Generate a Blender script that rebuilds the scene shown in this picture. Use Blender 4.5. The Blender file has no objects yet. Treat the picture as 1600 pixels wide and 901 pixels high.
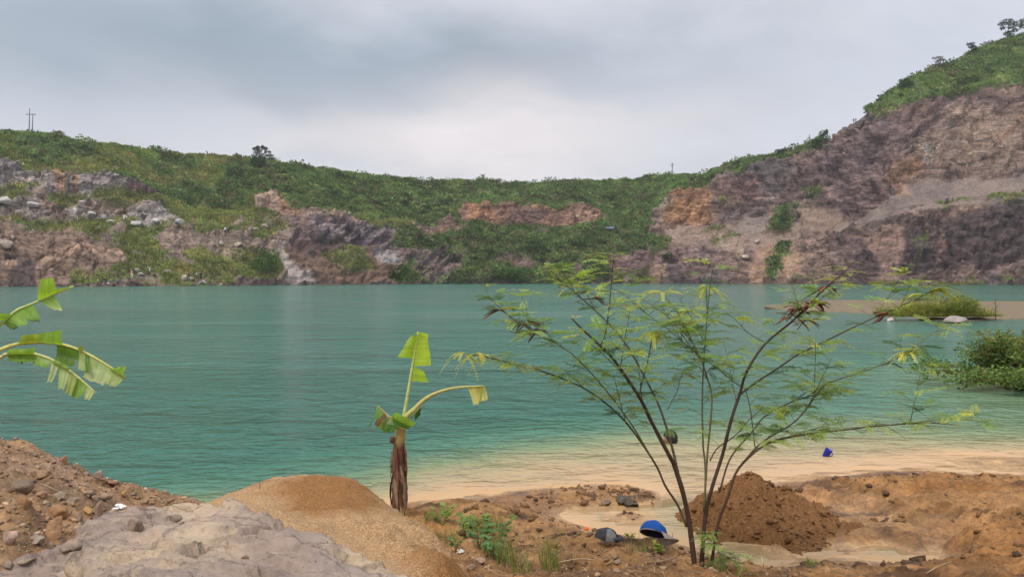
import bpy, bmesh, math, random
import numpy as np
from mathutils import Vector, Matrix, Euler
from mathutils.bvhtree import BVHTree

random.seed(7)
RNG = np.random.default_rng(11)
S = bpy.context.scene
COL = S.collection
R = math.radians

# ------------------------------------------------------------------ camera, sky, sun, exposure
F, HOR, CAMH = 1385.0, 433.0, 2.2          # focal length and horizon row of a 1600 x 901 frame, eye height
cam = bpy.data.cameras.new('camera')
cam.sensor_width = 36.0
cam.lens = 36.0 * F / 1600.0
cam.clip_start = 0.1
cam.clip_end = 12000
co = bpy.data.objects.new('camera', cam)
COL.objects.link(co)
co.location = (0, 0, CAMH)
co.rotation_euler = (R(90) - math.atan((450.5 - HOR) / F), 0, 0)
S.camera = co

SUN_EL, SUN_AZ = R(52), R(205)             # azimuth clockwise from +Y: behind the camera, to the left
sl = bpy.data.lights.new('sun', 'SUN')
sl.energy = 1.9
sl.angle = R(18)
sl.color = (1.0, 0.90, 0.77)
so = bpy.data.objects.new('sun', sl)
COL.objects.link(so)
sd = Vector((math.sin(SUN_AZ) * math.cos(SUN_EL), math.cos(SUN_AZ) * math.cos(SUN_EL), math.sin(SUN_EL)))
so.rotation_euler = (-sd).to_track_quat('-Z', 'Y').to_euler()

S.view_settings.view_transform = 'Standard'
S.view_settings.look = 'None'
S.view_settings.exposure = 0.4
S.view_settings.gamma = 1.0


def N(nt, typ, **kw):
    n = nt.nodes.new(typ)
    for k, v in kw.items():
        if k in n.inputs.keys():
            n.inputs[k].default_value = v
        else:
            setattr(n, k, v)
    return n


def math_node(nt, op, a, b=None, c=None, clamp=False):
    n = nt.nodes.new('ShaderNodeMath')
    n.operation = op
    n.use_clamp = clamp
    for i, v in enumerate((a, b, c)):
        if v is None:
            continue
        if isinstance(v, (int, float)):
            n.inputs[i].default_value = v
        else:
            nt.links.new(v, n.inputs[i])
    return n.outputs[0]


def mixc(nt, fac, a, b, blend='MIX'):
    n = nt.nodes.new('ShaderNodeMix')
    n.data_type = 'RGBA'
    n.blend_type = blend
    for idx, v in ((0, fac), (6, a), (7, b)):
        if isinstance(v, (int, float)):
            n.inputs[idx].default_value = v
        elif isinstance(v, tuple):
            n.inputs[idx].default_value = (v[0], v[1], v[2], 1)
        else:
            nt.links.new(v, n.inputs[idx])
    return n.outputs[2]


def ramp(nt, fac, stops, interp='LINEAR'):
    n = nt.nodes.new('ShaderNodeValToRGB')
    n.color_ramp.interpolation = interp
    el = n.color_ramp.elements
    while len(el) < len(stops):
        el.new(0.5)
    for e, (p, c) in zip(el, stops):
        e.position = p
        e.color = (c[0], c[1], c[2], 1) if isinstance(c, tuple) else (c, c, c, 1)
    nt.links.new(fac, n.inputs[0])
    return n.outputs[0]


def build_world():
    w = bpy.data.worlds.new('World')
    S.world = w
    w.use_nodes = True
    nt = w.node_tree
    nt.nodes.clear()
    L = nt.links.new
    out = N(nt, 'ShaderNodeOutputWorld')
    sky = N(nt, 'ShaderNodeTexSky')
    sky.sky_type = 'NISHITA'
    sky.sun_disc = False
    sky.sun_elevation = SUN_EL
    sky.sun_rotation = SUN_AZ
    sky.dust_density = 3.0
    bsky = N(nt, 'ShaderNodeBackground', Strength=0.08)
    L(sky.outputs[0], bsky.inputs[0])
    tc = N(nt, 'ShaderNodeTexCoord')
    d = tc.outputs['Generated']
    sep = N(nt, 'ShaderNodeSeparateXYZ')
    L(d, sep.inputs[0])
    # cloud texture on a flat layer: direction divided by (z + c) keeps clouds flattening to the horizon
    zz = math_node(nt, 'ADD', math_node(nt, 'MAXIMUM', sep.outputs[2], 0.0), 0.22)
    comb = N(nt, 'ShaderNodeCombineXYZ')
    L(math_node(nt, 'DIVIDE', sep.outputs[0], zz), comb.inputs[0])
    L(math_node(nt, 'DIVIDE', sep.outputs[1], zz), comb.inputs[1])
    n1 = N(nt, 'ShaderNodeTexNoise', Scale=0.85, Detail=7.0, Roughness=0.5, Distortion=0.5)
    L(comb.outputs[0], n1.inputs['Vector'])
    n2 = N(nt, 'ShaderNodeTexNoise', Scale=2.6, Detail=6.0, Roughness=0.55, Distortion=0.3)
    L(comb.outputs[0], n2.inputs['Vector'])

    def blob(px, py, sx, sy):
        # soft cloud bank centred in one direction of the sky (azimuth, elevation spread)
        a0, e0 = math.atan2(px - 800, F), math.atan2(HOR - py, F)
        az = math_node(nt, 'ARCTAN2', sep.outputs[0], sep.outputs[1])
        el = math_node(nt, 'ARCSINE', sep.outputs[2])
        wob = math_node(nt, 'MULTIPLY', math_node(nt, 'SUBTRACT', math_node(nt, 'ADD', n1.outputs[0], math_node(nt, 'MULTIPLY', n2.outputs[0], 0.45)), 0.72), 0.42)
        u = math_node(nt, 'DIVIDE', math_node(nt, 'ADD', math_node(nt, 'SUBTRACT', az, a0), wob), sx)
        v = math_node(nt, 'DIVIDE', math_node(nt, 'ADD', math_node(nt, 'SUBTRACT', el, e0), math_node(nt, 'MULTIPLY', wob, 0.45)), sy)
        r2 = math_node(nt, 'ADD', math_node(nt, 'MULTIPLY', u, u), math_node(nt, 'MULTIPLY', v, v))
        return math_node(nt, 'POWER', 2.718, math_node(nt, 'MULTIPLY', r2, -1.0))
    base = mixc(nt, ramp(nt, n1.outputs[0], [(0.35, 0.0), (0.65, 1.0)]), (0.55, 0.575, 0.635), (0.62, 0.615, 0.665))
    dark = blob(310, 105, 0.50, 0.080)
    dk2 = blob(760, 130, 0.25, 0.05)
    dsum = math_node(nt, 'ADD', math_node(nt, 'MULTIPLY', dark, 0.95), math_node(nt, 'MULTIPLY', dk2, 0.4), clamp=True)
    c = mixc(nt, dsum, base, (0.29, 0.345, 0.41))
    br = blob(690, 232, 0.24, 0.060)
    br2 = blob(800, 190, 0.11, 0.045)
    bsum = math_node(nt, 'ADD', math_node(nt, 'MULTIPLY', br, 0.9), math_node(nt, 'MULTIPLY', br2, 0.5), clamp=True)
    c = mixc(nt, bsum, c, (0.70, 0.655, 0.66))
    fine = ramp(nt, n2.outputs[0], [(0.3, 0.93), (0.7, 1.07)])
    c = mixc(nt, 1.0, c, fine, 'MULTIPLY')
    # an overcast sky is brighter overhead
    up = math_node(nt, 'MULTIPLY_ADD', math_node(nt, 'SMOOTH_MIN', math_node(nt, 'MAXIMUM', math_node(nt, 'SUBTRACT', sep.outputs[2], 0.32), 0.0), 0.6, 0.1), 1.5, 1.0)
    bcl = N(nt, 'ShaderNodeBackground')
    L(c, bcl.inputs[0])
    L(up, bcl.inputs[1])
    mx = N(nt, 'ShaderNodeMixShader')
    mx.inputs[0].default_value = 0.9
    L(bsky.outputs[0], mx.inputs[1])
    L(bcl.outputs[0], mx.inputs[2])
    L(mx.outputs[0], out.inputs[0])


build_world()

# ------------------------------------------------------------------ numeric noise


def _hash(ix, iy, iz, seed):
    h = (ix.astype(np.int64) * 374761393 + iy.astype(np.int64) * 668265263 + iz.astype(np.int64) * 2147483647 % 4294967296 + seed * 974711) & 0xFFFFFFFF
    h = ((h ^ (h >> 13)) * 1274126177) & 0xFFFFFFFF
    h = ((h ^ (h >> 16)) * 2246822519) & 0xFFFFFFFF
    h = h ^ (h >> 15)
    return (h & 0xFFFFFF) / float(0xFFFFFF)


def vnoise(x, y, z=None, seed=0):
    x = np.asarray(x, float)
    y = np.asarray(y, float)
    z = np.zeros_like(x) if z is None else np.asarray(z, float) + np.zeros_like(x)
    x0, y0, z0 = np.floor(x), np.floor(y), np.floor(z)
    fx, fy, fz = x - x0, y - y0, z - z0
    fx, fy, fz = [f * f * f * (f * (f * 6 - 15) + 10) for f in (fx, fy, fz)]
    r = 0
    for dx in (0, 1):
        for dy in (0, 1):
            for dz in (0, 1):
                w = (fx if dx else 1 - fx) * (fy if dy else 1 - fy) * (fz if dz else 1 - fz)
                r = r + w * _hash(x0 + dx, y0 + dy, z0 + dz, seed)
    return r * 2 - 1


def fbm(x, y, z=None, oct=4, seed=0, gain=0.5):
    a, s, t = 1.0, 0, 0
    z = np.zeros_like(np.asarray(x, float)) if z is None else z
    for i in range(oct):
        s = s + a * vnoise(x * 2 ** i + 17.3 * i, y * 2 ** i - 9.1 * i, z * 2 ** i + 4.7 * i, seed + i * 31)
        t += a
        a *= gain
    return s / t


def facet(x, y, z, seed=0):
    """blocky rock: nearest random cell decides a random tilted plane and step"""
    x0, y0, z0 = np.floor(x), np.floor(y), np.floor(z)
    best = np.full(x.shape, 1e9)
    val = np.zeros(x.shape)
    for dx in (-1, 0, 1):
        for dy in (-1, 0, 1):
            for dz in (-1, 0, 1):
                cx, cy, cz = x0 + dx, y0 + dy, z0 + dz
                a = _hash(cx, cy, cz, seed)
                b = _hash(cx, cy, cz, seed + 5)
                c = _hash(cx, cy, cz, seed + 9)
                e = _hash(cx, cy, cz, seed + 13)
                px, py, pz = x - cx - a, y - cy - b, z - cz - c
                dd = px * px + py * py + pz * pz
                v = (e - 0.5) * 0.9 + px * (b - 0.5) * 1.3 + py * (c - 0.5) * 1.3 + pz * (a - 0.5) * 1.3
                m = dd < best
                best = np.where(m, dd, best)
                val = np.where(m, v, val)
    return val


def smooth(a, b, x):
    t = np.clip((np.asarray(x, float) - a) / (b - a), 0, 1)
    return t * t * (3 - 2 * t)


def P(px, py, d):
    """point seen at (px, py) of the 1600 x 901 frame at a distance of d metres"""
    return ((px - 800) / F * d, d, CAMH - (py - HOR) / F * d)


def G(px, py, z):
    """point on the level z"""
    return P(px, py, F * (CAMH - z) / (py - HOR))


class RBF:
    def __init__(self, pts):
        p = np.array(pts, float)
        self.xy = p[:, :2]
        self.m = p[:, 2].mean()
        n = len(p)
        D = np.linalg.norm(self.xy[:, None] - self.xy[None], axis=2)
        self.w = np.linalg.solve(D + np.eye(n) * 1e-3, p[:, 2] - self.m)

    def __call__(self, x, y):
        r = np.full(np.shape(x), self.m, float)
        for (a, b), w in zip(self.xy, self.w):
            r = r + w * np.sqrt((x - a) ** 2 + (y - b) ** 2 + 0.004)
        return r


def poly_sd(px, py, poly):
    """signed distance to a polygon (inside > 0)"""
    best = np.full(px.shape, 1e9)
    ins = np.zeros(px.shape, bool)
    n = len(poly)
    for i in range(n):
        (x1, y1), (x2, y2) = poly[i], poly[(i + 1) % n]
        dx, dy = x2 - x1, y2 - y1
        t = np.clip(((px - x1) * dx + (py - y1) * dy) / (dx * dx + dy * dy + 1e-9), 0, 1)
        best = np.minimum(best, (px - x1 - t * dx) ** 2 + (py - y1 - t * dy) ** 2)
        c = ((y1 > py) != (y2 > py)) & (px < (x2 - x1) * (py - y1) / (y2 - y1 + 1e-12) + x1)
        ins ^= c
    s = np.sqrt(best)
    return np.where(ins, s, -s)


# ------------------------------------------------------------------ mesh helpers
def mesh_from(name, V, Fq, mats=(), smooth_=True, col=None, attrs=None, fmat=None):
    """V (n,3); Fq an (m,k) array or a list of index lists"""
    V = np.asarray(V, float)
    me = bpy.data.meshes.new(name)
    if isinstance(Fq, np.ndarray):
        m, k = Fq.shape
        me.vertices.add(len(V))
        me.vertices.foreach_set('co', V.ravel())
        me.loops.add(m * k)
        me.loops.foreach_set('vertex_index', Fq.ravel().astype(np.int32))
        me.polygons.add(m)
        me.polygons.foreach_set('loop_start', np.arange(0, m * k, k, dtype=np.int32))
        me.polygons.foreach_set('loop_total', np.full(m, k, dtype=np.int32))
    else:
        me.from_pydata([tuple(v) for v in V], [], Fq)
    me.update(calc_edges=True)
    if smooth_:
        me.polygons.foreach_set('use_smooth', np.ones(len(me.polygons), bool))
    for m_ in (mats if isinstance(mats, (list, tuple)) else [mats]):
        me.materials.append(m_)
    if col is not None:
        a = me.color_attributes.new('Col', 'FLOAT_COLOR', 'POINT')
        c4 = np.ones((len(V), 4))
        c4[:, :3] = col
        a.data.foreach_set('color', c4.ravel())
    for k_, v_ in (attrs or {}).items():
        a = me.attributes.new(k_, 'FLOAT', 'POINT')
        a.data.foreach_set('value', np.asarray(v_, float).ravel())
    if fmat is not None:
        me.polygons.foreach_set('material_index', np.asarray(fmat, np.int32))
    me.validate()
    return me


def link(name, me, parent=None, loc=None):
    o = bpy.data.objects.new(name, me)
    COL.objects.link(o)
    if parent:
        o.parent = parent
    if loc is not None:
        o.location = loc
    return o


def tag(o, label=None, cat=None, group=None, kind=None):
    for k, v in (('label', label), ('category', cat), ('group', group), ('kind', kind)):
        if v:
            o[k] = v
    return o


def thing(name, label, cat, loc, group=None, rz=0.0):
    o = bpy.data.objects.new(name, None)
    o.empty_display_size = 0.1
    COL.objects.link(o)
    o.location = loc
    o.rotation_euler = (0, 0, rz)
    return tag(o, label, cat, group)


def copy_tree(o, parent=None):
    c = o.copy()
    COL.objects.link(c)
    c.parent = parent
    for ch in list(o.children):
        copy_tree(ch, c)
    return c


def grid_faces(nr, nc):
    i = np.arange(nr - 1)[:, None] * nc + np.arange(nc - 1)[None]
    return np.stack([i, i + 1, i + nc + 1, i + nc], -1).reshape(-1, 4)


class MB:
    """collects verts / faces / colours of one mesh (world coordinates), built relative to an origin"""

    def __init__(self):
        self.V, self.F, self.C, self.M = [], [], [], []

    def add(self, vs, fs, c=(1, 1, 1), mi=0):
        b = len(self.V)
        self.V += [tuple(v) for v in vs]
        self.F += [[b + i for i in f] for f in fs]
        self.C += [c] * len(vs)
        self.M += [mi] * len(fs)

    def tube(self, pts, rad, n=6, c=(1, 1, 1), cap=True, mi=0):
        pts = [Vector(p) for p in pts]
        k = len(pts)
        if not isinstance(rad, (list, tuple)):
            rad = [rad] * k
        vs, up = [], Vector((0.13, 0.31, 0.94))
        for i, p in enumerate(pts):
            t = (pts[min(i + 1, k - 1)] - pts[max(i - 1, 0)]).normalized()
            a = t.cross(up)
            if a.length < 1e-3:
                a = t.cross(Vector((1, 0, 0)))
            a.normalize()
            b = t.cross(a)
            for j in range(n):
                q = 2 * math.pi * j / n
                vs.append(p + (a * math.cos(q) + b * math.sin(q)) * rad[i])
        fs = [[i * n + j, i * n + (j + 1) % n, (i + 1) * n + (j + 1) % n, (i + 1) * n + j] for i in range(k - 1) for j in range(n)]
        if cap:
            fs += [list(range(n))[::-1], [(k - 1) * n + j for j in range(n)]]
        self.add(vs, fs, c, mi)

    def ellipsoid(self, c0, r, nu=12, nv=8, c=(1, 1, 1), rot=None, mi=0):
        vs, fs = [], []
        for i in range(nv + 1):
            th = math.pi * i / nv
            for j in range(nu):
                ph = 2 * math.pi * j / nu
                v = Vector((r[0] * math.sin(th) * math.cos(ph), r[1] * math.sin(th) * math.sin(ph), r[2] * math.cos(th)))
                if rot:
                    v = rot @ v
                vs.append(v + Vector(c0))
        for i in range(nv):
            for j in range(nu):
                fs.append([i * nu + j, (i + 1) * nu + j, (i + 1) * nu + (j + 1) % nu, i * nu + (j + 1) % nu])
        self.add(vs, fs, c, mi)

    def build(self, name, mats, parent=None, origin=(0, 0, 0), smooth_=True, place=False):
        V = np.array(self.V, float) - np.array(origin, float)
        me = mesh_from(name, V, self.F, mats, smooth_, col=np.array(self.C), fmat=self.M)
        return link(name, me, parent, origin if place else None)


def spline(pts, n):
    """Catmull-Rom through the points"""
    p = [Vector(q) for q in pts]
    p = [p[0] * 2 - p[1]] + p + [p[-1] * 2 - p[-2]]
    out = []
    k = len(p) - 3
    for i in range(n):
        u = i / (n - 1) * k
        s = min(int(u), k - 1)
        t = u - s
        a, b, c, d = p[s:s + 4]
        out.append(0.5 * ((2 * b) + (c - a) * t + (2 * a - 5 * b + 4 * c - d) * t * t + (3 * b - a - 3 * c + d) * t ** 3))
    return out


# ------------------------------------------------------------------ materials
def new_mat(name):
    m = bpy.data.materials.new(name)
    m.use_nodes = True
    nt = m.node_tree
    nt.nodes.clear()
    out = nt.nodes.new('ShaderNodeOutputMaterial')
    b = nt.nodes.new('ShaderNodeBsdfPrincipled')
    nt.links.new(b.outputs[0], out.inputs[0])
    return m, nt, b, out


def pos_of(nt, local=False):
    if local:
        return nt.nodes.new('ShaderNodeTexCoord').outputs['Object']
    return nt.nodes.new('ShaderNodeNewGeometry').outputs['Position']


def noise(nt, vec, scale, detail=4, rough=0.55, dist=0.0, sc3=None):
    if sc3:
        mp = nt.nodes.new('ShaderNodeMapping')
        mp.inputs['Scale'].default_value = sc3
        nt.links.new(vec, mp.inputs[0])
        vec = mp.outputs[0]
    n = N(nt, 'ShaderNodeTexNoise', Scale=scale, Detail=detail, Roughness=rough, Distortion=dist)
    nt.links.new(vec, n.inputs['Vector'])
    return n.outputs[0]


def bump(nt, h, strength, dist, prev=None):
    b = N(nt, 'ShaderNodeBump', Strength=strength, Distance=dist)
    nt.links.new(h, b.inputs['Height'])
    if prev:
        nt.links.new(prev, b.inputs['Normal'])
    return b.outputs[0]


def simple_mat(name, col, rough=0.7, var=0.25, scale=8.0, bmp=0.0, bscale=40, spec=0.3, local=True, metallic=0.0):
    m, nt, b, out = new_mat(name)
    p = pos_of(nt, local)
    n = noise(nt, p, scale, 5, 0.6)
    lo = tuple(c * (1 - var) for c in col)
    hi = tuple(min(1, c * (1 + var)) for c in col)
    nt.links.new(ramp(nt, n, [(0.3, lo), (0.7, hi)]), b.inputs['Base Color'])
    b.inputs['Roughness'].default_value = rough
    b.inputs['Specular IOR Level'].default_value = spec
    b.inputs['Metallic'].default_value = metallic
    if bmp:
        nt.links.new(bump(nt, noise(nt, p, bscale, 4, 0.6), bmp, 1.0 / bscale), b.inputs['Normal'])
    return m


def leaf_mat(name, scale=3.0, var=0.3, trans=0.35, rough=0.55, spec=0.35):
    """vertex colour leaf, translucent"""
    m, nt, b, out = new_mat(name)
    at = nt.nodes.new('ShaderNodeAttribute')
    at.attribute_name = 'Col'
    n = noise(nt, pos_of(nt), scale, 3, 0.6)
    c = mixc(nt, 1.0, at.outputs['Color'], ramp(nt, n, [(0.3, 1 - var), (0.7, 1 + var)]), 'MULTIPLY')
    nt.links.new(c, b.inputs['Base Color'])
    b.inputs['Roughness'].default_value = rough
    b.inputs['Specular IOR Level'].default_value = spec
    t = nt.nodes.new('ShaderNodeBsdfTranslucent')
    nt.links.new(mixc(nt, 1.0, c, (1.3, 1.25, 0.6), 'MULTIPLY'), t.inputs[0])
    mx = nt.nodes.new('ShaderNodeMixShader')
    mx.inputs[0].default_value = trans
    nt.links.new(b.outputs[0], mx.inputs[1])
    nt.links.new(t.outputs[0], mx.inputs[2])
    nt.links.new(mx.outputs[0], out.inputs[0])
    return m


def vcol_mat(name, rough=0.8, scale=20.0, var=0.3, bmp=0.3, bscale=60, spec=0.25, local=False, bdist=None):
    m, nt, b, out = new_mat(name)
    at = nt.nodes.new('ShaderNodeAttribute')
    at.attribute_name = 'Col'
    p = pos_of(nt, local)
    n = noise(nt, p, scale, 6, 0.65)
    nt.links.new(mixc(nt, 1.0, at.outputs['Color'], ramp(nt, n, [(0.28, 1 - var), (0.72, 1 + var)]), 'MULTIPLY'), b.inputs['Base Color'])
    b.inputs['Roughness'].default_value = rough
    b.inputs['Specular IOR Level'].default_value = spec
    if bmp:
        nt.links.new(bump(nt, noise(nt, p, bscale, 5, 0.65), bmp, bdist or 1.0 / bscale), b.inputs['Normal'])
    return m


def hill_material():
    m, nt, b, out = new_mat('quarry_face')
    at = nt.nodes.new('ShaderNodeAttribute')
    at.attribute_name = 'Col'
    rk = nt.nodes.new('ShaderNodeAttribute')
    rk.attribute_name = 'rock'
    p = pos_of(nt)
    # strata dip along a slant; cracks from stretched noise, blocks from voronoi
    mp = nt.nodes.new('ShaderNodeMapping')
    mp.inputs['Rotation'].default_value = (0, R(38), R(12))
    mp.inputs['Scale'].default_value = (0.22, 0.5, 1.0)
    nt.links.new(p, mp.inputs[0])
    n1 = noise(nt, mp.outputs[0], 0.42, 9, 0.72, 0.8)
    n2 = noise(nt, p, 0.09, 5, 0.6, 0.5)
    n3 = noise(nt, p, 1.3, 6, 0.7)
    vo = N(nt, 'ShaderNodeTexVoronoi', Scale=0.55)
    vo.feature = 'DISTANCE_TO_EDGE'
    nt.links.new(mp.outputs[0], vo.inputs['Vector'])
    crack = ramp(nt, vo.outputs['Distance'], [(0.0, 0.25), (0.08, 1.0)])
    tint = ramp(nt, n1, [(0.28, (0.22, 0.195, 0.205)), (0.42, (0.60, 0.55, 0.56)), (0.57, (0.95, 0.87, 0.83)), (0.74, (1.8, 1.58, 1.40))])
    c = mixc(nt, rk.outputs['Fac'], at.outputs['Color'], mixc(nt, 1.0, at.outputs['Color'], tint, 'MULTIPLY'))
    c = mixc(nt, math_node(nt, 'MULTIPLY', rk.outputs['Fac'], 0.55), c, mixc(nt, 1.0, c, crack, 'MULTIPLY'))
    v2 = N(nt, 'ShaderNodeTexVoronoi', Scale=0.19)
    v2.feature = 'DISTANCE_TO_EDGE'
    wv = nt.nodes.new('ShaderNodeVectorMath')
    wv.operation = 'ADD'
    cb = nt.nodes.new('ShaderNodeCombineXYZ')
    nt.links.new(math_node(nt, 'MULTIPLY', n1, 3.0), cb.inputs[0])
    nt.links.new(math_node(nt, 'MULTIPLY', n3, 2.0), cb.inputs[2])
    nt.links.new(mp.outputs[0], wv.inputs[0])
    nt.links.new(cb.outputs[0], wv.inputs[1])
    nt.links.new(wv.outputs[0], v2.inputs['Vector'])
    cr2 = ramp(nt, v2.outputs['Distance'], [(0.0, 0.30), (0.05, 1.0)])
    c = mixc(nt, math_node(nt, 'MULTIPLY', rk.outputs['Fac'], 0.8), c, mixc(nt, 1.0, c, cr2, 'MULTIPLY'))
    c = mixc(nt, 1.0, c, ramp(nt, n3, [(0.25, 0.55), (0.75, 1.45)]), 'MULTIPLY')
    c = mixc(nt, 1.0, c, ramp(nt, n2, [(0.3, (0.74, 0.74, 0.79)), (0.7, (1.18, 1.14, 1.08))]), 'MULTIPLY')
    nt.links.new(c, b.inputs['Base Color'])
    b.inputs['Roughness'].default_value = 0.9
    b.inputs['Specular IOR Level'].default_value = 0.15
    h = math_node(nt, 'ADD', n1, math_node(nt, 'MULTIPLY', n3, 0.5))
    nt.links.new(bump(nt, h, 0.9, 1.1), b.inputs['Normal'])
    return m


def water_material():
    m, nt, b, out = new_mat('turbid_lake_water')
    at = nt.nodes.new('ShaderNodeAttribute')
    at.attribute_name = 'depth'
    p = pos_of(nt)
    nz = noise(nt, p, 0.55, 5, 0.6, 0.4, (0.6, 1.0, 1.0))
    dep = math_node(nt, 'ADD', at.outputs['Fac'], math_node(nt, 'MULTIPLY', math_node(nt, 'SUBTRACT', nz, 0.5), 0.16))
    c = ramp(nt, dep, [(0.0, (0.55, 0.34, 0.165)), (0.07, (0.50, 0.325, 0.165)), (0.15, (0.35, 0.295, 0.15)), (0.30, (0.19, 0.255, 0.13)),
                       (0.55, (0.072, 0.200, 0.128)), (0.82, (0.036, 0.165, 0.108)), (1.0, (0.027, 0.136, 0.097))])
    n2 = noise(nt, p, 0.03, 3, 0.5)
    c = mixc(nt, 1.0, c, ramp(nt, n2, [(0.3, 0.78), (0.7, 1.22)]), 'MULTIPLY')
    nt.links.new(c, b.inputs['Base Color'])
    b.inputs['Roughness'].default_value = 0.12
    b.inputs['IOR'].default_value = 1.33
    b.inputs['Specular IOR Level'].default_value = 0.38
    w1 = noise(nt, p, 1.0, 3, 0.55, 0.35, (1.25, 1.7, 1))
    w2 = noise(nt, p, 1.0, 4, 0.55, 0.35, (3.6, 6.5, 1))
    w3 = noise(nt, p, 1.0, 2, 0.5, 0.0, (0.12, 0.30, 1))
    h = math_node(nt, 'ADD', math_node(nt, 'MULTIPLY', w1, 0.34), math_node(nt, 'MULTIPLY', w2, 0.13))
    h = math_node(nt, 'ADD', h, math_node(nt, 'MULTIPLY', w3, 0.35))
    wp = noise(nt, p, 1.0, 4, 0.6, 0.6, (0.05, 0.11, 1))
    h = math_node(nt, 'MULTIPLY', h, ramp(nt, wp, [(0.35, 0.45), (0.62, 1.25)]))
    # ripples die out in the very shallow film of water at the shore
    sh = ramp(nt, at.outputs['Fac'], [(0.0, 0.12), (0.35, 1.0)])
    h = math_node(nt, 'MULTIPLY', h, sh)
    nt.links.new(bump(nt, h, 0.8, 1.0), b.inputs['Normal'])
    return m


def ground_material():
    m, nt, b, out = new_mat('wet_mud_and_scree')
    at = nt.nodes.new('ShaderNodeAttribute')
    at.attribute_name = 'Col'
    wt = nt.nodes.new('ShaderNodeAttribute')
    wt.attribute_name = 'wet'
    p = pos_of(nt)
    n1 = noise(nt, p, 3.5, 7, 0.66, 0.5)
    n2 = noise(nt, p, 24, 6, 0.7)
    vo = N(nt, 'ShaderNodeTexVoronoi', Scale=42.0)
    nt.links.new(p, vo.inputs['Vector'])
    c = mixc(nt, 1.0, at.outputs['Color'], ramp(nt, n1, [(0.3, (0.45, 0.43, 0.41)), (0.5, (0.95, 0.95, 0.95)), (0.72, (1.5, 1.46, 1.40))]), 'MULTIPLY')
    c = mixc(nt, 1.0, c, ramp(nt, n2, [(0.28, 0.62), (0.72, 1.38)]), 'MULTIPLY')
    nt.links.new(c, b.inputs['Base Color'])
    nt.links.new(math_node(nt, 'SUBTRACT', 0.88, math_node(nt, 'MULTIPLY', wt.outputs['Fac'], 0.58)), b.inputs['Roughness'])
    b.inputs['Specular IOR Level'].default_value = 0.25
    h = math_node(nt, 'ADD', n2, math_node(nt, 'MULTIPLY', vo.outputs['Distance'], 0.5))
    nb = bump(nt, n1, 0.6, 0.05)
    nt.links.new(bump(nt, h, 0.7, 0.022, nb), b.inputs['Normal'])
    return m


def sand_material(name, c_lo, c_hi, c_wet, grain=110.0, patch_at=None):
    m, nt, b, out = new_mat(name)
    p = pos_of(nt)
    n1 = noise(nt, p, 2.2, 6, 0.6, 0.6)
    vo = N(nt, 'ShaderNodeTexVoronoi', Scale=grain)
    nt.links.new(p, vo.inputs['Vector'])
    n3 = noise(nt, p, grain * 0.6, 4, 0.7)
    sp = N(nt, 'ShaderNodeSeparateColor')
    nt.links.new(vo.outputs['Color'], sp.inputs[0])
    c = ramp(nt, sp.outputs[0], [(0.0, c_lo), (0.55, tuple(0.5 * (a + q) for a, q in zip(c_lo, c_hi))), (1.0, c_hi)])
    at = nt.nodes.new('ShaderNodeAttribute')
    at.attribute_name = 'damp'
    f = math_node(nt, 'ADD', at.outputs['Fac'], math_node(nt, 'MULTIPLY', math_node(nt, 'SUBTRACT', n1, 0.5), 0.9), clamp=True)
    damp = mixc(nt, 1.0, c_wet, ramp(nt, sp.outputs[1], [(0.0, 0.7), (1.0, 1.4)]), 'MULTIPLY')
    c = mixc(nt, ramp(nt, f, [(0.3, 0.0), (0.62, 1.0)]), c, damp)
    c = mixc(nt, 1.0, c, ramp(nt, n3, [(0.3, 0.72), (0.7, 1.28)]), 'MULTIPLY')
    nt.links.new(c, b.inputs['Base Color'])
    b.inputs['Roughness'].default_value = 0.92
    b.inputs['Specular IOR Level'].default_value = 0.2
    nb = bump(nt, noise(nt, p, 9, 6, 0.65), 0.6, 0.03)
    nt.links.new(bump(nt, vo.outputs['Distance'], 0.8, 0.008, nb), b.inputs['Normal'])
    return m


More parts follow.
